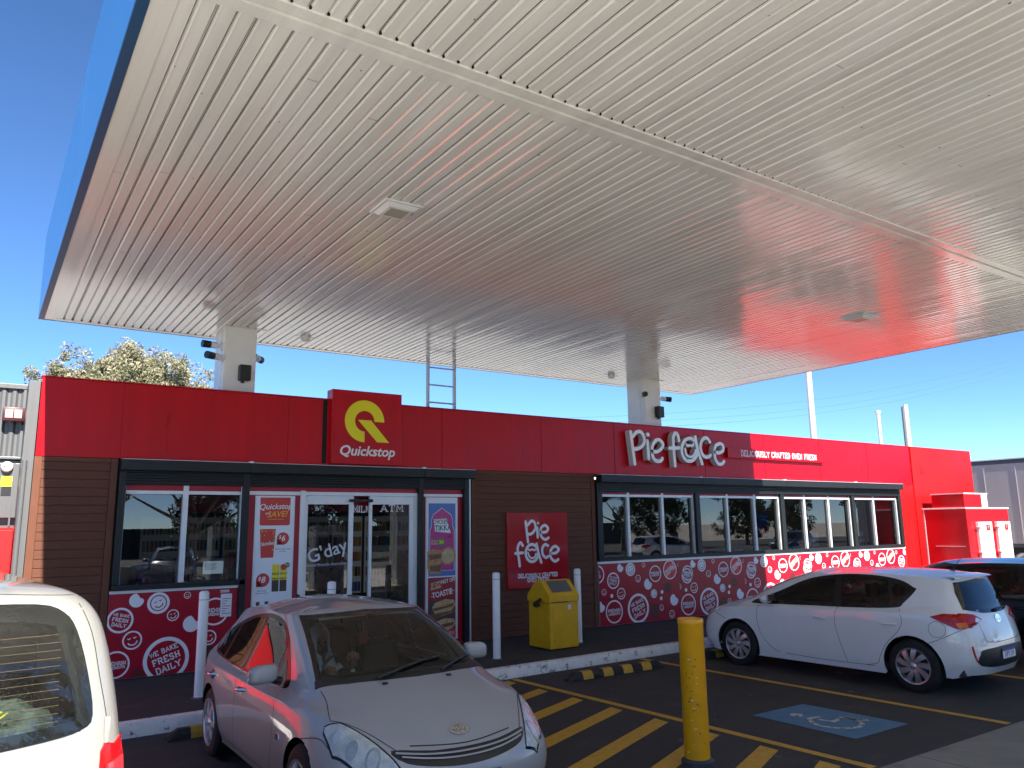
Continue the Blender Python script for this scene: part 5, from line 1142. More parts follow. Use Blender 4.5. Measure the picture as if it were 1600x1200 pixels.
# ---- silver liftback facing the camera
def lift_table():
    L6 = [(1.47, 0, 1.445), (1.42, 0, 1.45), (1.33, 0, 1.46), (1.22, 0, 1.47), (1.1, 0, 1.478), (.95, 0, 1.485), (.75, 0, 1.487), (.45, 0, 1.47), (.1, 0, 1.42), (-.15, 0, 1.35), (-.3, 0, 1.29), (-.38, 0, 1.25), (-.42, 0, 1.23)]
    T = [
     [(3.52, 0, .17), (3.63, 0, .34), (3.64, 0, .52), (3.52, 0, .655), (3.12, 0, .865), (2.66, 0, 1.0), (2.12, 0, 1.25), (1.57, 0, 1.43)],
     [(3.48, .42, .17), (3.57, .42, .34), (3.57, .42, .52), (3.43, .42, .68), (3.04, .4, .87), (2.60, .4, .99), (2.08, .385, 1.235), (1.54, .35, 1.42)],
     [(3.28, .69, .17), (3.37, .725, .34), (3.34, .73, .52), (3.14, .67, .765), (2.84, .63, .87), (2.48, .655, .962), (2.0, .60, 1.20), (1.48, .53, 1.40)],
     [(3.05, .80, .18), (3.08, .835, .36), (3.05, .835, .56), (2.86, .77, .80), (2.6, .73, .87), (2.29, .715, .93), (1.87, .65, 1.165), (1.38, .57, 1.385)],
     [(2.7, .81, .18), (2.7, .855, .36), (2.7, .86, .58), (2.6, .825, .79), (2.35, .78, .855), (2.05, .74, .895), (1.70, .66, 1.125), (1.25, .575, 1.38)],
     [(2.1, .8, .18), (2.1, .84, .36), (2.1, .857, .6), (2.08, .842, .79), (1.9, .815, .84), (1.7, .775, .88), (1.45, .685, 1.11), (1.05, .59, 1.39)],
     [(1.4, .8, .18), (1.4, .84, .33), (1.4, .86, .6), (1.4, .85, .79), (1.35, .825, .84), (1.25, .79, .872), (1.1, .70, 1.11), (.8, .60, 1.395)],
     [(.75, .8, .18), (.75, .845, .33), (.75, .865, .6), (.75, .855, .80), (.73, .83, .85), (.7, .795, .875), (.62, .705, 1.11), (.45, .60, 1.385)],
     [(.1, .8, .18), (.1, .855, .36), (.1, .87, .6), (.1, .86, .81), (.1, .83, .86), (.08, .79, .895), (.05, .695, 1.1), (.05, .58, 1.34)],
     [(-.35, .77, .2), (-.36, .835, .4), (-.36, .845, .62), (-.35, .825, .84), (-.35, .795, .89), (-.35, .745, .93), (-.33, .66, 1.08), (-.3, .55, 1.24)],
     [(-.62, .66, .25), (-.68, .71, .4), (-.68, .72, .62), (-.65, .70, .87), (-.64, .68, .92), (-.62, .64, .97), (-.55, .58, 1.07), (-.45, .50, 1.18)],
     [(-.72, .40, .25), (-.79, .42, .4), (-.79, .43, .62), (-.76, .43, .88), (-.74, .42, .93), (-.72, .40, .99), (-.62, .37, 1.09), (-.50, .33, 1.19)],
     [(-.75, 0, .25), (-.82, 0, .4), (-.82, 0, .62), (-.79, 0, .88), (-.77, 0, .94), (-.75, 0, 1.0), (-.64, 0, 1.1), (-.51, 0, 1.2)]]
    return [[(x, y*1.025, z) for x, y, z in t]+[c] for t, c in zip(T, L6)]
def glassparts(B, car, PS, panes, off=(0, 0, 0), fr=(FRIT)):
    for sg_ in (1, -1):
        tmp = MB(); B.patch(tmp, 'side', PS, FRIT, sg_, .002, .022); keep = []
        for f, sm_ in zip(tmp.f, tmp.sm):
            c = sum((Vector(tmp.v[i]) for i in f), Vector())/len(f)
            if not any(inpoly((c.x, c.z), shrink(w_, .012)) for w_, g_ in panes): keep.append(f)
        tmp.f = keep; tmp.m = [0]*len(keep); tmp.sm = [True]*len(keep); tmp.build('window_surround', car, off=(0, 0, 0))
        for w_, gm in panes:
            b = MB(); B.patch(b, 'side', w_, gm, sg_, .004, .05); b.f = [f for f, s_ in zip(b.f, b.sm) if s_]; b.m = [0]*len(b.f); b.sm = [True]*len(b.f); b.build('side_window', car, off=(0, 0, 0))
SILV = carpaint('silver_car_paint', (.34, .345, .35), .1, .5)
sv = thing('silver_liftback', 'silver liftback parked nose out towards the camera with its driver inside', 'car', (2.795, 7.765, 0), radians(-90)-.003); sv.scale = (.88, .993, .945)
B = Body(lift_table(), [5, 7]); B.cut_circle(0, .31, .355); B.cut_circle(2.7, .31, .355)
PS = closeP([(2.04, .905), (1.80, 1.12), (1.52, 1.285), (1.15, 1.365), (.8, 1.355), (.4, 1.29), (0, 1.19), (-.32, 1.085), (-.37, .94), (.3, .90), (1.0, .885), (1.7, .885)], 4)
panes = [([(1.70, .91), (1.66, 1.17), (1.45, 1.285), (1.12, 1.34), (1.02, 1.34), (.93, .905)], GCAR), ([(.86, .905), (.96, 1.335), (.65, 1.31), (.27, 1.22), (.18, .915)], GDARK), ([(.12, .925), (.20, 1.20), (-.27, 1.06), (-.31, .95)], GDARK), ([(1.95, .925), (1.78, 1.08), (1.77, .915)], GCAR)]
P_ws = [(-.68, .965), (-.61, 1.2), (-.54, 1.385), (0, 1.407), (.54, 1.385), (.61, 1.2), (.68, .965), (.35, 1.0), (0, 1.01), (-.35, 1.0)]
P_re = [(-.5, .98), (-.42, 1.15), (0, 1.17), (.42, 1.15), (.5, .98), (0, 1.0)]
for w_, g_ in panes: B.cut_poly('side', shrink(w_, .03))
B.cut_poly('front', shrink(P_ws, .03)); B.cut_poly('rear', shrink(P_re, .04))
B.build('body', SILV, sv); glassparts(B, sv, PS, panes)
b = MB()
for cx_ in (0, 2.7):
    for sg_ in (1, -1): arch_liner(b, cx_, .31, sg_*.82, sg_*.5, .353)
b.face([(3.4, -.7, .2), (3.4, .7, .2), (-.6, .7, .22), (-.6, -.7, .22)], BLKP); b.build('underbody', sv, off=(0, 0, 0))
b = MB(); B.patch(b, 'front', P_ws, FRIT, 1, .002, .03, hole=shrink(P_ws, .035)); b.f = [f for f, s_ in zip(b.f, b.sm) if s_]; b.m = [0]*len(b.f); b.sm = [True]*len(b.f); b.build('window_surround', sv, off=(0, 0, 0))
GWS = glass('windscreen_glass', (.82, .9, .88), 1.5)
b = MB(); B.patch(b, 'front', shrink(P_ws, .02), GWS, 1, .004, .05); b.f = [f for f, s_ in zip(b.f, b.sm) if s_]; b.m = [0]*len(b.f); b.sm = [True]*len(b.f); b.build('windscreen', sv, off=(0, 0, 0))
b = MB(); B.patch(b, 'rear', P_re, GDARK, 1, .004, .05); b.build('rear_window', sv, off=(0, 0, 0))
# black cowl and wipers
b = MB(); B.patch(b, 'top', [(2.50, -.55), (2.57, 0), (2.50, .55), (2.36, .66), (2.40, .66), (2.56, .5), (2.66, 0), (2.56, -.5), (2.40, -.66), (2.36, -.66)][::1] if False else [(2.42, -.68), (2.54, -.5), (2.62, -.25), (2.645, 0), (2.62, .25), (2.54, .5), (2.42, .68), (2.50, .70), (2.62, .5), (2.70, .25), (2.73, 0), (2.70, -.25), (2.62, -.5), (2.50, -.70)], BLKP, 1, .005, .03); b.build('cowl', sv, off=(0, 0, 0))
for pv, tip in (((2.69, -.30), (2.50, .30)), ((2.69, .22), (2.42, .60))):
    b = MB(); Q = [(pv[0]+(tip[0]-pv[0])*k/8, pv[1]+(tip[1]-pv[1])*k/8) for k in range(9)]; b.tube([B.hit('top', q_, 1)[0]+Vector((0, 0, .02)) for q_ in Q], [.012]*5+[.009]*4, BLKP, 6); b.tube([B.hit('top', (q_[0]-.012, q_[1]), 1)[0]+Vector((0, 0, .008)) for q_ in Q[3:]], .007, RUB, 6); b.build('wiper', sv, off=(0, 0, 0))
LAMPB = mat('headlight_reflector', (.50, .51, .46), .3, metal=.15, var=.35, scale=11, bump=.4, bscale=18, coat=.6); LAMPS = mat('headlight_shell', (.34, .36, .34), .25, metal=.1, var=.25, scale=12, coat=1.0)
for sg_ in (1, -1):
    HL = [(3.55, .46), (3.50, .59), (3.36, .715), (3.17, .80), (2.98, .80), (2.95, .78), (3.05, .70), (3.22, .62), (3.41, .53)]
    b = MB(); B.patch(b, 'top', [(x, y*sg_) for x, y in HL], FRIT, 1, .002, .03); b.build('headlight_seal', sv, off=(0, 0, 0))
    b = MB(); B.patch(b, 'top', [(x, y*sg_) for x, y in shrink(HL, .010)], LAMPB, 1, .006, .03); t_ = b.build('headlight', sv, off=(0, 0, 0))
    b = MB()
    for (cx_, cy_, r_, m_) in ((3.40, .61, .05, LAMPS), (3.40, .61, .035, LAMPB), (3.26, .70, .04, LAMPS), (3.12, .75, .025, LAMPC)):
        B.patch(b, 'top', [(cx_+r_*cos(a)*1.1, (cy_+r_*sin(a))*sg_) for a in [2*pi*k/16 for k in range(16)]], m_, 1, .009+.003*(m_ is LAMPB), .02)
    b.build('lamp_lens', t_, off=(0, 0, 0))
    bm = bmesh.new(); bmesh.ops.create_uvsphere(bm, u_segments=24, v_segments=16, radius=1)
    for v in bm.verts:
        q_ = v.co.copy(); pw = lambda a, e: math.copysign(abs(a)**e, a)
        v.co = Vector((1.94+pw(q_.x, .75)*.062, sg_*.925+pw(q_.y, .6)*.112, 1.0+pw(q_.z, .6)*.072-.012*q_.y*sg_))
    b = MB(); b.addbm(bm, SILV); b.tube([(1.92, sg_*.78, .93), (1.92, sg_*.87, .96)], .032, BLKP, 8); b.box(1.868, 1.873, sg_*.925-.085, sg_*.925+.085, .95, 1.05, CHROME); b.build('mirror', sv, off=(0, 0, 0))
    for x_ in (1.12, .12):
        b = MB(); B.patch(b, 'side', [(x_+.07*cos(a), .765+.045*sin(a)) for a in [2*pi*k/16 for k in range(16)]], CHROME, sg_, .002, .02); y_ = B.hit('side', (x_, .765), sg_)[0].y; b.tube([(x_+.10, y_-.01*sg_, .77), (x_+.06, y_+.03*sg_, .772), (x_, y_+.04*sg_, .772), (x_-.06, y_+.03*sg_, .77), (x_-.1, y_-.01*sg_, .768)], .014, CHROME, 8); b.build('door_handle', sv, off=(0, 0, 0))
    b = MB(); B.seam(b, 'side', [(1.98, .88), (2.06, .74), (2.04, .5), (1.92, .3), (1.8, .25)], DARKGAP, sg_); B.seam(b, 'side', [(.90, .88), (.94, .7), (.90, .5), (.84, .25)], DARKGAP, sg_); B.seam(b, 'side', [(-.06, .90), (-.05, .8), (.1, .68), (.36, .5), (.42, .3), (.55, .25)], DARKGAP, sg_); B.seam(b, 'side', [(1.8, .25), (.55, .25)], DARKGAP, sg_, smooth_n=0)
    B.seam(b, 'side', [(2.72, .665), (2.95, .70), (3.1, .66), (3.3, .58)], DARKGAP, sg_); b.build('door_seams', sv, off=(0, 0, 0))
    b = MB(); B.patch(b, 'side', [(2.16, .60), (2.24, .61), (2.25, .57), (2.17, .56)], CHROME, sg_, .004, .03); b.build('side_badge', sv, off=(0, 0, 0))
    b = MB(); B.seam(b, 'top', [(2.56, .68*sg_), (2.72, .69*sg_), (2.88, .73*sg_), (2.97, .745*sg_)], DARKGAP, 1); B.seam(b, 'top', [(2.97, .745*sg_), (3.15, .64*sg_), (3.40, .50*sg_), (3.51, .42*sg_)], DARKGAP, 1); b.build('bonnet_seam', sv, off=(0, 0, 0))
    b = MB(); B.patch(b, 'rear', [(sg_*.55, .7), (sg_*.55, 1.0), (sg_*.66, .98), (sg_*.70, .72)], LAMPR, 1, .008, .03); b.build('taillight', sv, off=(0, 0, 0))
b = MB(); B.seam(b, 'front', [(-.38, .675), (0, .652), (.38, .675)], DARKGAP, 1, w=.01); b.build('bonnet_seam', sv, off=(0, 0, 0))
b = MB(); B.patch(b, 'front', closeP([(-.50, .66), (-.25, .64), (0, .634), (.25, .64), (.50, .66), (.43, .59), (.2, .55), (0, .54), (-.2, .55), (-.43, .59)], 3), BLKP, 1, .003, .03); g_ = b.build('grille', sv, off=(0, 0, 0))
b = MB(); B.seam(b, 'front', [(-.48, .643), (-.25, .618), (0, .61), (.25, .618), (.48, .643)], SILV, 1, w=.014, off=.014); B.seam(b, 'front', [(-.45, .622), (-.22, .594), (0, .586), (.22, .594), (.45, .622)], SILV, 1, w=.012, off=.012); b.build('grille_slats', g_, off=(0, 0, 0))
b = MB(); B.patch(b, 'front', closeP([(-.45, .2), (-.52, .32), (0, .35), (.52, .32), (.45, .2), (0, .19)], 3), BLKP, 1, .003, .04); b.build('lower_grille', sv, off=(0, 0, 0))
xf = B.hit('front', (0, .45), 1)[0].x+.02; F = Flat(lambda u, v, d: (xf+d, u, v)); F.rect(-.19, .19, .375, .49, PLB); F.rect(-.18, .18, .385, .48, PLB, .001); F.text('1CAR 882', 0, .43, .08, PLW, d=.002, bold=.01); F.build('number_plate', sv, off=(0, 0, 0))
hE = B.hit('top', (3.42, 0), 1); tn = hE[1]; tx_ = Vector((0, 1, 0)); ty_ = tn.cross(tx_).normalized()
if ty_.z < 0: ty_ = -ty_
F = Flat(lambda u, v, d: tuple(hE[0]+tn*(.006+d)+tx_*u+ty_*v)); oval_emblem(F, (0, 0), .062, CHROME, .13); F.build('emblem', sv, off=(0, 0, 0))
b = MB()
for y_ in (-.27, .25): h_ = B.hit('top', (2.76, y_), 1)[0]; b.box(h_.x-.015, h_.x+.015, y_-.018, y_+.018, h_.z-.005, h_.z+.012, BLKP, bev=.004); 
b.build('washer_nozzle', sv, off=(0, 0, 0))
b = MB(); h_ = B.hit('top', (.10, -.12), 1)[0]; b.tube([h_+Vector((.06, 0, -.01)), h_+Vector((0, 0, .012)), h_+Vector((-.08, 0, .012))], [.02, .03, .015], BLKP, 8); b.tube([h_, h_+Vector((-.07, 0, .07)), h_+Vector((-.13, 0, .14))], [.007, .005, .003], BLKP, 6); b.build('antenna', sv, off=(0, 0, 0))
for x_ in (0, 2.7):
    for sg_ in (1, -1): wheel(sv, x_, sg_*.785, .31, sg_, 'six')
seats(sv, [(1.3, .40), (1.05, -.22), (.1, .36), (.1, -.36)])
b = MB(); b.box(1.75, 2.42, -.7, .7, .6, .87, DASH, bev=.06); b.box(-.6, 2.4, -.75, .75, .22, .30, DASH); b.box(1.35, 1.4, -.12, .12, 1.27, 1.33, DASH, bev=.01); b.box(.55, 1.9, -.75, -.70, .3, .84, DASH); b.box(.55, 1.9, .70, .75, .3, .84, DASH); b.build('cabin', sv, off=(0, 0, 0))
b = MB(); WC = Vector((1.70, -.20, .88)); wu = Vector((0, 1, 0)); wv = Vector((-.35, 0, .94)); b.tube([WC+(wu*cos(a)+wv*sin(a))*.185 for a in [2*pi*k/28 for k in range(28)]], .014, BLKP, 8, closed=True)
b.tube([WC-wu*.18, WC, WC+wu*.18], .015, BLKP, 6); b.lathe(tuple(WC), [(0, -.03), (.06, -.02), (.06, .02), (0, .03)], BLKP, 14, 'x'); b.build('steering_wheel', sv, off=(0, 0, 0))
def carpt(v, car=sv):
    return Matrix.Translation(car.location) @ Matrix.Rotation(car.rotation_euler.z, 4, 'Z') @ Matrix.Diagonal(tuple(car.scale)+(1,)) @ Vector(v)
# hanging tag and hi-vis vest
def inloc(mb, name, lab, cat, base):
    for i, v in enumerate(mb.v): mb.v[i] = tuple(carpt(v))
    return tag(settle(mb.build(name), carpt(base)), lab, cat)
b = MB(); b.tube([(1.55, 0.02, 1.30), (1.55, .02, 1.21)], .002, WVIN, 4); b.box(1.545, 1.555, -.02, .06, 1.10, 1.21, mat('pink_tag', (.45, .12, .14), .5), bev=.004); inloc(b, 'hanging_tag', 'pink tag hanging behind the windscreen of the silver car', 'air freshener', (1.55, .02, 1.1))
HV = mat('hi_vis', (.35, .8, .02), .6, var=.2); b = MB(); P_ = [[(2.20+.16*k/4-.03*sin(j), .08+.42*j/8, .89+.03*abs(sin(j*1.3+k))) for j in range(9)] for k in range(5)]; b.grid(P_, HV, True); b.box(2.0, 2.2, -.02, .06, .865, .895, HV, bev=.01); inloc(b, 'hi_vis_vest', 'yellow green hi-vis vest folded on the dashboard of the silver car', 'vest', (2.2, .3, .87))

# ---- the driver, one continuous skinned body
SKIN = mat('skin', (.28, .15, .1), .5); CLOTH = mat('pale_cloth', (.80, .86, .84), .8, var=.08, scale=12)
def skinned(name, V, E, Rr, m, parent=None, sub=2, root=0):
    me = bpy.data.meshes.new(name); me.from_pydata([tuple(v) for v in V], E, []); o = bpy.data.objects.new(name, me); COL.objects.link(o); me.materials.append(m)
    sk = o.modifiers.new('skin', 'SKIN'); sk.use_smooth_shade = True
    for i, v in enumerate(me.skin_vertices[0].data): v.radius = (Rr[i], Rr[i]) if not isinstance(Rr[i], tuple) else Rr[i]; v.use_root = (i == root)
    s_ = o.modifiers.new('sub', 'SUBSURF'); s_.levels = sub; s_.render_levels = sub
    if parent: o.parent = parent
    return o
per = thing('person', 'driver in a pale hooded scarf sitting in the silver car, one hand on the wheel', 'person', tuple(carpt((1.20, -.22, .43))), sv.rotation_euler.z); per.scale = (.88,)*3
# local to the driver: origin at the pelvis, x forward
V = [(0, 0, .08), (-.06, 0, .28), (-.12, 0, .46), (-.13, 0, .56), (-.11, 0, .62), (-.085, 0, .70), (-.10, 0, .77),
     (-.11, .17, .47), (.05, .25, .28), (.30, .17, .42), (.47, .10, .60), (.53, .08, .635),
     (-.11, -.17, .47), (.04, -.24, .26), (.25, -.19, .36), (.44, -.14, .50), (.50, -.13, .53),
     (.20, .1, .1), (.48, .12, .12), (.6, .12, -.2), (.20, -.1, .1), (.48, -.12, .12), (.6, -.12, -.2)]
E_ = [(0, 1), (1, 2), (2, 3), (3, 4), (4, 5), (5, 6), (2, 7), (7, 8), (8, 9), (9, 10), (10, 11), (2, 12), (12, 13), (13, 14), (14, 15), (15, 16), (0, 17), (17, 18), (18, 19), (0, 20), (20, 21), (21, 22)]
R_ = [.14, .14, .13, .055, .055, .085, .07, .07, .05, .042, .03, .03, .07, .05, .042, .03, .03, .09, .07, .05, .09, .07, .05]
bod = skinned('body', V, E_, R_, SKIN, per)
# clothes: torso and sleeves, scarf
cl = skinned('top', [(0, 0, .06), (-.06, 0, .28), (-.12, 0, .47), (-.11, .17, .475), (.05, .25, .285), (.30, .17, .42), (.42, .12, .52), (-.11, -.17, .475), (.04, -.24, .265), (.25, -.19, .36), (.40, -.15, .47)], [(0, 1), (1, 2), (2, 3), (3, 4), (4, 5), (5, 6), (2, 7), (7, 8), (8, 9), (9, 10)], [.16, .16, .14, .08, .062, .055, .045, .08, .062, .055, .045], CLOTH, per)
b = MB(); rows = []
for k in range(13):
    t = k/12; z = .90-.46*t; rr_ = .125*math.sqrt(max(.02, 1-(max(0, (.42-t))/.42)**2)) if t < .42 else .118+.10*((t-.42)/.58)**1.3; row = []
    a0 = .5 if .22 < t < .62 else (.12 if t < .8 else 0.05)
    for j in range(21):
        a = a0+(2*pi-2*a0)*j/20; row.append((-.115+rr_*cos(a)*1.02-.0*t, rr_*sin(a)*.92, z))
    rows.append(row)
b.grid(rows, CLOTH, True); b.build('head_scarf', per, off=(0, 0, 0))
b = MB(); FE = mat('face_dark', (.03, .02, .02), .4)
for s_ in (-1, 1): b.lathe((-.012, s_*.030, .715), [(0, .012), (.012, .006), (.012, 0)], FE, 8, 'x')
b.lathe((-.005, 0, .69), [(0, .03), (.014, .012), (.016, 0)], SKIN, 8, 'x'); b.tube([(-.008, -.022, .655), (-.002, 0, .652), (-.008, .022, .655)], .005, mat('lip', (.25, .07, .06), .5), 6); b.build('face', per, off=(0, 0, 0))
for (hx, hy, hz, sg_) in ((.535, .075, .65, 1), (.505, -.13, .545, -1)):
    Vh = [(hx-.03, hy, hz-.02), (hx+.02, hy, hz+.01), (hx+.055, hy, hz+.015)]; Eh = [(0, 1), (1, 2)]; Rh = [.026, .036, .034]
    for k in range(4):
        y_ = hy+(k-1.5)*.021; L_ = (.9, 1, .97, .8)[k]; i0 = len(Vh); Vh += [(hx+.085, y_, hz+.025), (hx+.11*L_+.005, y_, hz+.0), (hx+.09, y_, hz-.03)]; Eh += [(2, i0), (i0, i0+1), (i0+1, i0+2)]; Rh += [.0105, .0095, .008]
    i0 = len(Vh); Vh += [(hx+.03, hy-sg_*.045, hz-.005), (hx+.06, hy-sg_*.055, hz-.02), (hx+.085, hy-sg_*.05, hz-.03)]; Eh += [(1, i0), (i0, i0+1), (i0+1, i0+2)]; Rh += [.012, .0105, .009]
    skinned('hand', Vh, Eh, Rh, SKIN, per)

# ---- white van, rear end
VANP = carpaint('van_paint', (.25, .248, .23), 0, .35)
van = thing('white_van', 'sunlit white delivery van seen from behind at the bottom left, dusty rear window', 'van', (-.32, 3.32, 0), radians(90+5))
def van_body():
    bm = bmesh.new(); W_ = .90; rows = []
    prof = [(.25, .97, .0), (.45, 1.0, -.05), (.62, 1.0, -.06), (.66, 1.0, .0), (.9, 1.0, .0), (1.1, .995, .012), (1.25, .98, .03), (1.4, .957, .055), (1.55, .925, .085), (1.66, .89, .12), (1.73, .84, .17), (1.775, .76, .24), (1.80, .64, .36), (1.815, .45, .5), (1.82, .25, .7), (1.822, .02, .9)]
    P2 = catmull(prof, 5)
    for p in P2:
        z, wf, dx = p.x, p.y, p.z; hw = W_*wf; x0 = dx; x1 = 4.0-dx*1.2-(.9 if z > 1.0 else 0)*min(1, max(0, (z-1.0)/.6)); rc = min(.16, hw*.5); row = []
        def arc(cx_, cy_, a0, a1, n=8): return [(cx_+rc*cos(a0+(a1-a0)*k/n), cy_+rc*sin(a0+(a1-a0)*k/n), z) for k in range(n+1)]
        row += [(x0-.03*(1-(y_/(hw-rc))**2 if hw > rc else 0), y_, z) for y_ in [-(hw-rc)+2*(hw-rc)*k/24 for k in range(25)]]
        row += arc(x0+rc, hw-rc, pi, pi/2)[1:]; row += [(x0+rc+(x1-x0-2*rc)*k/30, hw, z) for k in range(1, 30)]; row += arc(x1-rc, hw-rc, pi/2, 0); row += arc(x1-rc, -hw+rc, 0, -pi/2); row += [(x1-rc-(x1-x0-2*rc)*k/30, -hw, z) for k in range(1, 30)]; row += arc(x0+rc, -hw+rc, -pi/2, -pi)[:-1]
        rows.append(row)
    V_ = [[bm.verts.new(p) for p in r] for r in rows]; n = len(rows[0])
    for i in range(len(rows)-1):
        for j in range(n): bm.faces.new([V_[i][j], V_[i+1][j], V_[i+1][(j+1) % n], V_[i][(j+1) % n]])
    bm.faces.new(V_[-1]); bmesh.ops.recalc_face_normals(bm, faces=bm.faces); return bm
BV = Body.__new__(Body); BV.bm = van_body(); BV.bvh = BVHTree.FromBMesh(BV.bm)
BV.cut_circle(.75, .31, .36); BV.cut_circle(3.35, .31, .36)
PW_ = closeP([(-.60, 1.265), (-.72, 1.285), (-.757, 1.33), (-.735, 1.48), (-.695, 1.63), (-.65, 1.70), (-.56, 1.733), (-.3, 1.743), (0, 1.745), (.3, 1.743), (.56, 1.733), (.65, 1.70), (.695, 1.63), (.735, 1.48), (.757, 1.33), (.72, 1.285), (.60, 1.265), (.3, 1.25), (0, 1.245), (-.3, 1.25)], 3)
inner = closeP([(-.695, 1.34), (-.67, 1.48), (-.635, 1.61), (-.59, 1.665), (-.3, 1.69), (0, 1.695), (.3, 1.69), (.59, 1.665), (.635, 1.61), (.67, 1.48), (.695, 1.34), (.65, 1.315), (.3, 1.295), (0, 1.29), (-.3, 1.295), (-.65, 1.315)], 3)
BV.cut_poly('rear', shrink(inner, -.03)); BV.build('body', VANP, van)
b = MB(); BV.patch(b, 'rear', PW_, FRIT, 1, .003, .03, hole=inner); b.f = [f for f, s_ in zip(b.f, b.sm) if s_]; b.m = [0]*len(b.f); b.sm = [True]*len(b.f); b.build('window_surround', van, off=(0, 0, 0))
# dusty glass
GD = glass('dusty_glass', (.55, .62, .58), 1.5, .02); t = GD.node_tree; out = t.nodes['Material Output']; old = out.inputs[0].links[0].from_socket
df = t.nodes.new('ShaderNodeBsdfDiffuse'); df.inputs[0].default_value = (.5, .48, .42, 1); mx = t.nodes.new('ShaderNodeMixShader'); n_ = t.nodes.new('ShaderNodeTexNoise'); n_.inputs['Scale'].default_value = 330; n_.inputs['Detail'].default_value = 6; n2_ = t.nodes.new('ShaderNodeTexNoise'); n2_.inputs['Scale'].default_value = 4
tc = t.nodes.new('ShaderNodeTexCoord'); t.links.new(tc.outputs['Object'], n_.inputs['Vector']); t.links.new(tc.outputs['Object'], n2_.inputs['Vector']); r_ = t.nodes.new('ShaderNodeMapRange'); r_.inputs[1].default_value = .55; r_.inputs[2].default_value = .75; r_.inputs[3].default_value = .02; r_.inputs[4].default_value = .3
t.links.new(n_.outputs[0], r_.inputs[0]); mm = t.nodes.new('ShaderNodeMath'); mm.operation = 'MULTIPLY'; t.links.new(r_.outputs[0], mm.inputs[0]); t.links.new(n2_.outputs[0], mm.inputs[1])
t.links.new(mm.outputs[0], mx.inputs[0]); t.links.new(old, mx.inputs[1]); t.links.new(df.outputs[0], mx.inputs[2]); t.links.new(mx.outputs[0], out.inputs[0])
b = MB(); BV.patch(b, 'rear', shrink(PW_, .006), GD, 1, .006, .04); b.f = [f for f, s_ in zip(b.f, b.sm) if s_]; b.m = [0]*len(b.f); b.sm = [True]*len(b.f); rw_ = b.build('rear_window', van, off=(0, 0, 0))
HTR = mat('heater_wire', (.25, .12, .06), .6); b = MB()
for k in range(13): z_ = 1.30+k*.027; BV.seam(b, 'rear', [(-.64, z_), (0, z_), (.64, z_)], HTR, 1, w=.0018, off=.002, smooth_n=0)
b.build('heater_wires', rw_, off=(0, 0, 0))
b = MB(); BV.seam(b, 'rear', [(-.83, 1.12), (-.81, 1.31), (-.78, 1.46), (-.75, 1.62), (-.70, 1.755)], DARKGAP, 1, w=.004); BV.seam(b, 'rear', [(.83, 1.12), (.81, 1.31), (.78, 1.46), (.75, 1.62), (.70, 1.755)], DARKGAP, 1, w=.004); BV.seam(b, 'rear', [(-.70, 1.755), (0, 1.80), (.70, 1.755)], DARKGAP, 1, w=.004); b.build('door_seams', van, off=(0, 0, 0))
for s_ in (-1, 1):
    b = MB(); h_ = BV.hit('rear', (s_*.812, 1.27), 1)[0]; b.box(h_.x-.018, h_.x+.01, h_.y-.011, h_.y+.011, 1.235, 1.315, VANP, bev=.006); b.tube([(h_.x-.014, h_.y, 1.225), (h_.x-.014, h_.y, 1.245)], .011, VANP, 8); b.build('hinge', van, off=(0, 0, 0))
    b = MB(); BV.patch(b, 'rear', closeP([(s_*.79, 1.20), (s_*.84, 1.212), (s_*.885, 1.22), (s_*.893, 1.1), (s_*.893, .9), (s_*.885, .76), (s_*.80, .75), (s_*.79, .9)], 3), LAMPR, 1, .007, .012); t_ = b.build('taillight', van, off=(0, 0, 0))
    b = MB(); BV.patch(b, 'rear', [(s_*.81, 1.15), (s_*.868, 1.16), (s_*.872, 1.08), (s_*.812, 1.07)], mat('lamp_inner', (.6, .03, .04), .15, coat=1), 1, .018, .02); b.build('lamp_lens', t_, off=(0, 0, 0))
b = MB(); b.box(.3, 3.6, -.8, .8, .5, .55, DASH); b.box(.25, 3.4, .80, .83, .6, 1.5, DASH); b.box(.25, 3.4, -.83, -.80, .6, 1.5, DASH); b.box(1.6, 1.62, -.8, .8, .55, 1.7, DASH)
for k in range(12): b.box(1.55, 1.56, -.6+k*.1, -.595+k*.1, 1.1, 1.65, CHROME)
b.build('cargo_area', van, off=(0, 0, 0))
for x_ in (.75, 3.35):
    for s_ in (1, -1): wheel(van, x_, s_*.80, .31, s_, 'six')
def vanpt(v): return Matrix.Translation(van.location) @ Matrix.Rotation(van.rotation_euler.z, 4, 'Z') @ Vector(v)
b = MB(); TEAL = mat('pale_teal', (.3, .42, .38), .7, var=.1); b.box(.35, .62, -.30, -.05, .56, 1.40, TEAL, bev=.03); b.v = [tuple(vanpt(v)) for v in b.v]; tag(settle(b.build('cargo_box'), vanpt((.45, -.2, .56))), 'pale green box standing inside the van behind its window', 'box')
b = MB(); BAGM = mat('clear_bag', (.1, .12, .11), .3, var=.5, scale=9); bm = bmesh.new(); bmesh.ops.create_icosphere(bm, subdivisions=4, radius=1)
for v in bm.verts: k_ = 1+.13*sin(v.co.x*9+v.co.z*7)+.08*sin(v.co.y*13+v.co.x*5); v.co = Vector((.48+v.co.x*.16*k_, -.50+v.co.y*.2*k_, 1.15+v.co.z*.2*k_))
b.addbm(bm, BAGM); b.v = [tuple(vanpt(v)) for v in b.v]; tag(settle(b.build('plastic_bag'), vanpt((.48, -.5, .95))), 'crumpled dark plastic bag inside the van behind its window', 'bag')
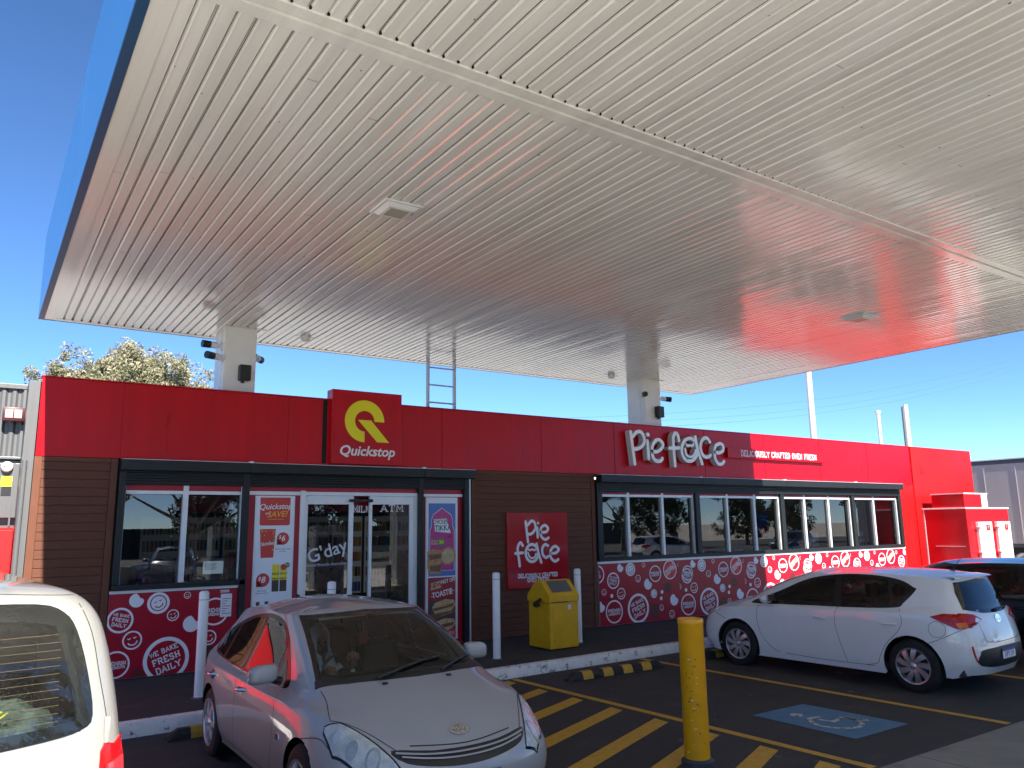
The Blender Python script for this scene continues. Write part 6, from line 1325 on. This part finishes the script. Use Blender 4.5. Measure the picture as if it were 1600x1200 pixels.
b = MB(); YS = mat('yellow_strap', (.7, .6, .03), .6); b.tube([(.27, -.38, 1.29), (.29, -.44, 1.315), (.31, -.50, 1.335)], .005, YS, 6); b.tube([(.27, -.41, 1.265), (.29, -.47, 1.30), (.31, -.52, 1.33)], .004, YS, 6); b.v = [tuple(vanpt(v)) for v in b.v]; tag(settle(b.build('strap'), vanpt((.3, -.45, 1.3))), 'thin yellow straps on the bag inside the van', 'strap')

# ---- dark car beyond the white hatchback: same kind of body, taller and longer
DKP = carpaint('dark_car_paint', (.02, .024, .035), .4, .25)
h2 = hatch('dark_hatchback', 'black car parked on the far side of the white hatchback, mostly hidden', (12.85, 5.0, 0), radians(90)+.03, .98, DKP, GDARK, plate='1GHT 206')
# ------------------------------------------------------------------ trees
BARK = mat('bark', (.2, .16, .12), .9, var=.3, scale=8, bump=.6, bscale=20)
def leafmat(name, c1, c2):
    m = mat(name, c1, .55); t = m.node_tree; p = t.nodes['Principled BSDF']; oi = t.nodes.new('ShaderNodeTexNoise'); oi.inputs['Scale'].default_value = 2.2; oi.inputs['Detail'].default_value = 5
    tc = t.nodes.new('ShaderNodeTexCoord'); t.links.new(tc.outputs['Object'], oi.inputs['Vector']); r = t.nodes.new('ShaderNodeMix'); r.data_type = 'RGBA'; r.inputs[6].default_value = (*c1, 1); r.inputs[7].default_value = (*c2, 1)
    mr = t.nodes.new('ShaderNodeMapRange'); mr.inputs[1].default_value = .35; mr.inputs[2].default_value = .65; t.links.new(oi.outputs[0], mr.inputs[0]); t.links.new(mr.outputs[0], r.inputs[0]); t.links.new(r.outputs[2], p.inputs['Base Color'])
    p.inputs['Transmission Weight'].default_value = 0; return m
GUM = leafmat('gum_leaves', (.15, .15, .075), (.30, .27, .17)); DKL = leafmat('dark_leaves', (.035, .055, .02), (.07, .09, .03))
def tree(name, label, x, y, h, spread, clumps, nleaf, lm, ls=.09, group=None, seed=1, base=0.0, trunk_h=.45):
    rnd = random.Random(seed); t_ = wthing(name, label, 'tree', (x, y, base), group)
    b = MB(); top = Vector((x+rnd.uniform(-.2, .2), y, base+h*trunk_h)); R0 = .035*h
    b.tube([(x, y, base), (x+.05*h*rnd.uniform(-.3, .3), y, base+h*trunk_h*.5), top], [R0, R0*.75, R0*.6], BARK, 10)
    C_ = []
    for c in clumps:
        if len(c) == 4: C_.append((Vector((x+c[0]*spread, y+c[1]*spread, base+c[2]*h)), c[3]*h))
    for c, r in C_:
        m1 = top.lerp(c, .5)+Vector((rnd.uniform(-.2, .2), rnd.uniform(-.2, .2), -.03*h)); b.tube([top-Vector((0, 0, rnd.uniform(0, .1)*h)), m1, c], [R0*.4, R0*.22, R0*.06], BARK, 6)
        for k in range(4): e = c+Vector((rnd.uniform(-1, 1), rnd.uniform(-1, 1), rnd.uniform(-.3, .9)))*r*.8; b.tube([m1.lerp(c, .7), e], [R0*.1, R0*.025], BARK, 4)
    b.build('trunk', t_)
    b = MB(); k_ = b.mi(lm); tot = sum(r*r for c, r in C_)
    for c, r in C_:
        n = int(nleaf*r*r/tot); sub = [(c+Vector((rnd.gauss(0, .55), rnd.gauss(0, .55), rnd.gauss(0, .45)))*r, r*rnd.uniform(.22, .46)) for _ in range(26)]
        for _ in range(n):
            sc, sr = rnd.choice(sub); v = Vector((rnd.gauss(0, 1), rnd.gauss(0, 1), rnd.gauss(0, 1))); v = v.normalized()*sr*rnd.random()**.35*Vector((1, 1, .8)).length/1.6; p = sc+v
            a = Vector((rnd.gauss(0, 1), rnd.gauss(0, 1), rnd.gauss(0, .8)-.6)).normalized(); d = a.cross(Vector((rnd.gauss(0, 1), rnd.gauss(0, 1), rnd.gauss(0, 1)))).normalized(); L_ = ls*rnd.uniform(.6, 1.3); w_ = L_*.3; b0 = len(b.v)
            b.v += [tuple(p-a*L_), tuple(p+d*w_), tuple(p+a*L_), tuple(p-d*w_)]; b.f.append([b0, b0+1, b0+2, b0+3]); b.m.append(k_); b.sm.append(False)
    me = bpy.data.meshes.new('crown'); ox = Vector((x, y, base)); me.from_pydata([tuple(Vector(v)-ox) for v in b.v], [], b.f); me.materials.append(lm); o = bpy.data.objects.new('crown', me); COL.objects.link(o); o.parent = t_
    return t_
# the gum trees behind the shop roof (their clumps follow the outline above the parapet)
tree('gum_tree', 'pale olive gum tree above the red parapet, its taller left half', 3.2, 27, 8.4, 1, [(-1.45, 0, .80, .085), (-.9, .6, .77, .10), (-.3, 0, .82, .085), (-.2, -.5, .76, .09), (.25, .2, .845, .09), (.75, 0, .875, .085), (.65, .3, .82, .10), (-.6, 0, .66, .13), (.5, 0, .70, .13), (-1.6, .3, .68, .10), (.1, 0, .77, .09), (1.2, .3, .72, .1)], 60000, GUM, .06, seed=3)
tree('gum_tree', 'pale olive gum tree above the red parapet beside the left canopy column', 5.6, 27.5, 8.1, 1, [(-1.25, .2, .88, .09), (-.85, -.4, .86, .10), (-.9, 0, .76, .12), (.1, .2, .80, .09), (.35, 0, .76, .10), (.85, .2, .74, .09), (1.25, 0, .68, .08), (0, 0, .66, .14), (-.4, 0, .73, .12), (1.9, .3, .70, .05), (1.0, .4, .64, .1)], 60000, GUM, .06, seed=8)
# trees across the road behind the camera: seen mirrored in the shop glass and the car paint
std = [(-.5, 0, .55, .2), (.5, .2, .6, .2), (0, -.4, .75, .2), (.1, .5, .4, .2), (-.3, 0, .3, .2), (.6, -.2, .28, .17), (-.85, .3, .45, .16), (.9, .1, .5, .15)]
kinds = [tree('street_tree', lab, x_, y_, h_, h_*.5, std if k_ else [(-.5, 0, .62, .17), (.5, .2, .66, .18), (0, -.4, .78, .19), (-.9, .2, .5, .1), (.95, 0, .48, .1)], n_, DKL, .2, group='trees across the road', seed=20+i, trunk_h=.3) for i, (x_, y_, h_, k_, n_, lab) in enumerate(((8.3, -15, 8, 0, 9000, 'open dark tree across the road opposite the left window, nearest of its row'), (20, -27, 6, 1, 7000, 'round bushy tree across the road, first of the row'), (34, -24, 7.5, 1, 8000, 'tall bushy tree across the road, second of the row')))]
for i, (src, x_, y_, s_, rz_, lab) in enumerate(((1, -6, -26, 1.2, 1, 'bushy tree across the road at the far left of the row'), (2, 13, -30, .9, 2, 'bushy tree across the road behind the open tree'), (1, 27, -30, 1.1, 3, 'bushy tree across the road between the round and the tall tree'), (0, 41, -22, .9, 1, 'open tree across the road right of the tall tree'), (2, 50, -28, .8, 4, 'bushy tree across the road, fourth from its right end'), (1, 59, -25, 1.0, 5, 'low bushy tree across the road, third from its right end'), (2, 70, -28, .9, 2.5, 'bushy tree across the road, second from its right end'), (0, 82, -26, 1.1, 3, 'open tree at the right end of the row across the road'), (1, 3, -34, 1.3, 2, 'tall dark tree at the back of the row across the road'))):
    c_ = copy_tree(kinds[src]); c_.location = (x_, y_, 0); c_.scale = (s_,)*3; c_.rotation_euler = (0, 0, rz_); c_['label'] = lab
sheet('road', -60, 100, -40, -14, .002, ASPH)
WALLG = mat('far_wall', (.12, .12, .11), .9, var=.1, scale=.5); b = MB(); b.box(-40, 60, -42, -41.7, 0, 2.2, WALLG); tag(settle(b.build('boundary_wall'), (10, -42, 0)), 'long pale boundary wall across the road behind the camera', 'wall')
# ------------------------------------------------------------------ poles and wires on the right
PM = mat('pole_paint', (.62, .62, .6), .5, var=.05)
def pole(x, y, h, r, lab, top=None, name='light_pole'):
    t_ = wthing(name, lab, 'pole', (x, y, 0)); b = MB(); b.tube([(x, y, 0), (x, y, h)], [r, r*.8], PM, 14); b.build('shaft', t_)
    if top == 'cap': b = MB(); b.lathe((x, y, h), [(r*.8, 0), (r*1.3, .02), (r*1.3, .16), (0, .2)], PM, 12); b.build('cap', t_)
    if top == 'pair': b = MB(); b.tube([(x-.32, y, 0), (x-.32, y, h-.15)], [r*.55, r*.45], GREY, 10); b.build('thin_shaft', t_)
    if top == 'arm': b = MB(); b.tube([(x, y, h-.1), (x-1.2, y-.6, h+.15)], .06, PM, 8); b.box(x-1.7, x-1.1, y-.8, y-.5, h+.08, h+.2, GREY); b.build('lamp_head', t_)
pole(36.45, 25, 12, .19, 'thick white pole rising behind the roof under the canopy edge', 'arm')
pole(42.8, 25, 8.1, .12, 'short thin white pole behind the right end of the roof', 'cap')
pole(45.8, 25, 8.85, .17, 'pair of white poles behind the right end of the roof', 'pair')
WIRE = mat('wire', (.05, .07, .1), .6)
for i, (A_, B_, lab) in enumerate((((33, 45, 9.6), (110, 45, 22.5), 'uppermost thin power line in the sky at right'), ((38, 45, 9.6), (110, 45, 21.7), 'middle thin power line in the sky at right'), ((38, 45.5, 9.2), (110, 45.5, 20.9), 'lowest thin power line in the sky at right'))):
    A_, B_ = Vector(A_), Vector(B_); b = MB(); b.tube([A_.lerp(B_, k/24)-Vector((0, 0, 1.6*4*(k/24)*(1-k/24))) for k in range(25)], .011, WIRE, 5); tag(settle(b.build('power_line'), tuple(A_)), lab, 'power line')
# ------------------------------------------------------------------ truck trailer at the far right
TR = mat('trailer_curtain', (.36, .32, .32), .4, var=.06, scale=1.5, stretch=(1, 1.2, .3)); TRD = mat('trailer_frame', (.05, .05, .06), .5)
t_ = wthing('truck_trailer', 'big grey-white curtain-sided truck trailer behind the ice chest at right', 'truck', (31.8, 10, 0))
X_ = 30.6; zt = 4.13; zb = 1.12
b = MB(); b.box(X_+.02, X_+2.45, 4.0, 17.0, zb, zt-.16, TR, bev=.02)
for k in range(12): b.box(X_+.005, X_+.03, 4.4+k*1.07, 4.43+k*1.07, zb, zt-.18, TR)
b.build('curtain_side', t_); b = MB(); b.box(X_, X_+2.48, 3.95, 17.05, zt-.16, zt, TRD, bev=.015); b.box(X_-.005, X_+.02, 3.95, 17.05, zt-.02, zt+.02, ALU); b.build('roof_rail', t_)
b = MB(); b.box(X_+.4, X_+2.0, 4.1, 16.9, .8, zb-.005, TRD); b.box(X_+.01, X_+.06, 4, 17, zb-.12, zb, TRD)
for k in range(14): b.tube([(X_, 4.3+k*.95, zb-.14), (X_-.02, 4.3+k*.95, zb-.02)], .03, ALU, 6)
b.build('chassis', t_)
for y_ in (13.1, 14.4, 5.2):
    b = MB(); b.lathe((X_+.35, y_, .52), [(.3, -.3), (.5, -.28), (.52, -.22), (.52, 0), (.3, .02)], TYRE, 30, 'x'); w_ = b.build('wheel', t_); b = MB(); b.lathe((X_+.35, y_, .52), [(.3, -.29), (.27, -.2), (.16, -.16), (.14, -.28), (0, -.29)], RIM, 24, 'x'); b.build('rim', w_)
# ------------------------------------------------------------------ fuel pumps under the canopy behind the camera
PUMPW = mat('pump_white', (.6, .6, .6), .4)
for x_, lab in ((6.3, 'fuel pump under the canopy behind the camera, left one'), (9.4, 'fuel pump under the canopy behind the camera, right one')):
    t_ = wthing('fuel_pump', lab, 'fuel pump', (x_, -1.2, 0), 'fuel pumps on the island'); b = MB(); b.box(x_-.5, x_+.5, -1.5, -.9, .15, 2.1, PUMPW, bev=.03); b.build('housing', t_); b = MB(); b.box(x_-.4, x_+.4, -.895, -.885, 1.2, 1.8, BLUED); b.build('display', t_)
b = MB(); b.box(2.5, 12.7, -1.75, -.65, 0, .15, CONC, bev=.03); b.build('pump_island')['kind'] = 'structure'

# cars parked behind the camera, seen mirrored in the shop glass
for x_, y_, rz_, lab, src in ((6.5, -9.5, 1.8, 'dark car parked in the sun behind the camera, mirrored in the door', h2), (30, -8, .2, 'pale hatchback parked in the sun behind the camera, mirrored in the strip windows', h1), (46, -10, 2.9, 'dark hatchback parked farthest right behind the camera', h2)):
    c_ = copy_tree(src); c_.location = (x_, y_, 0); c_.rotation_euler = (0, 0, rz_); c_['label'] = lab
    for ch in [k for k in c_.children if k.name.startswith('number_plate')]: bpy.data.objects.remove(ch)
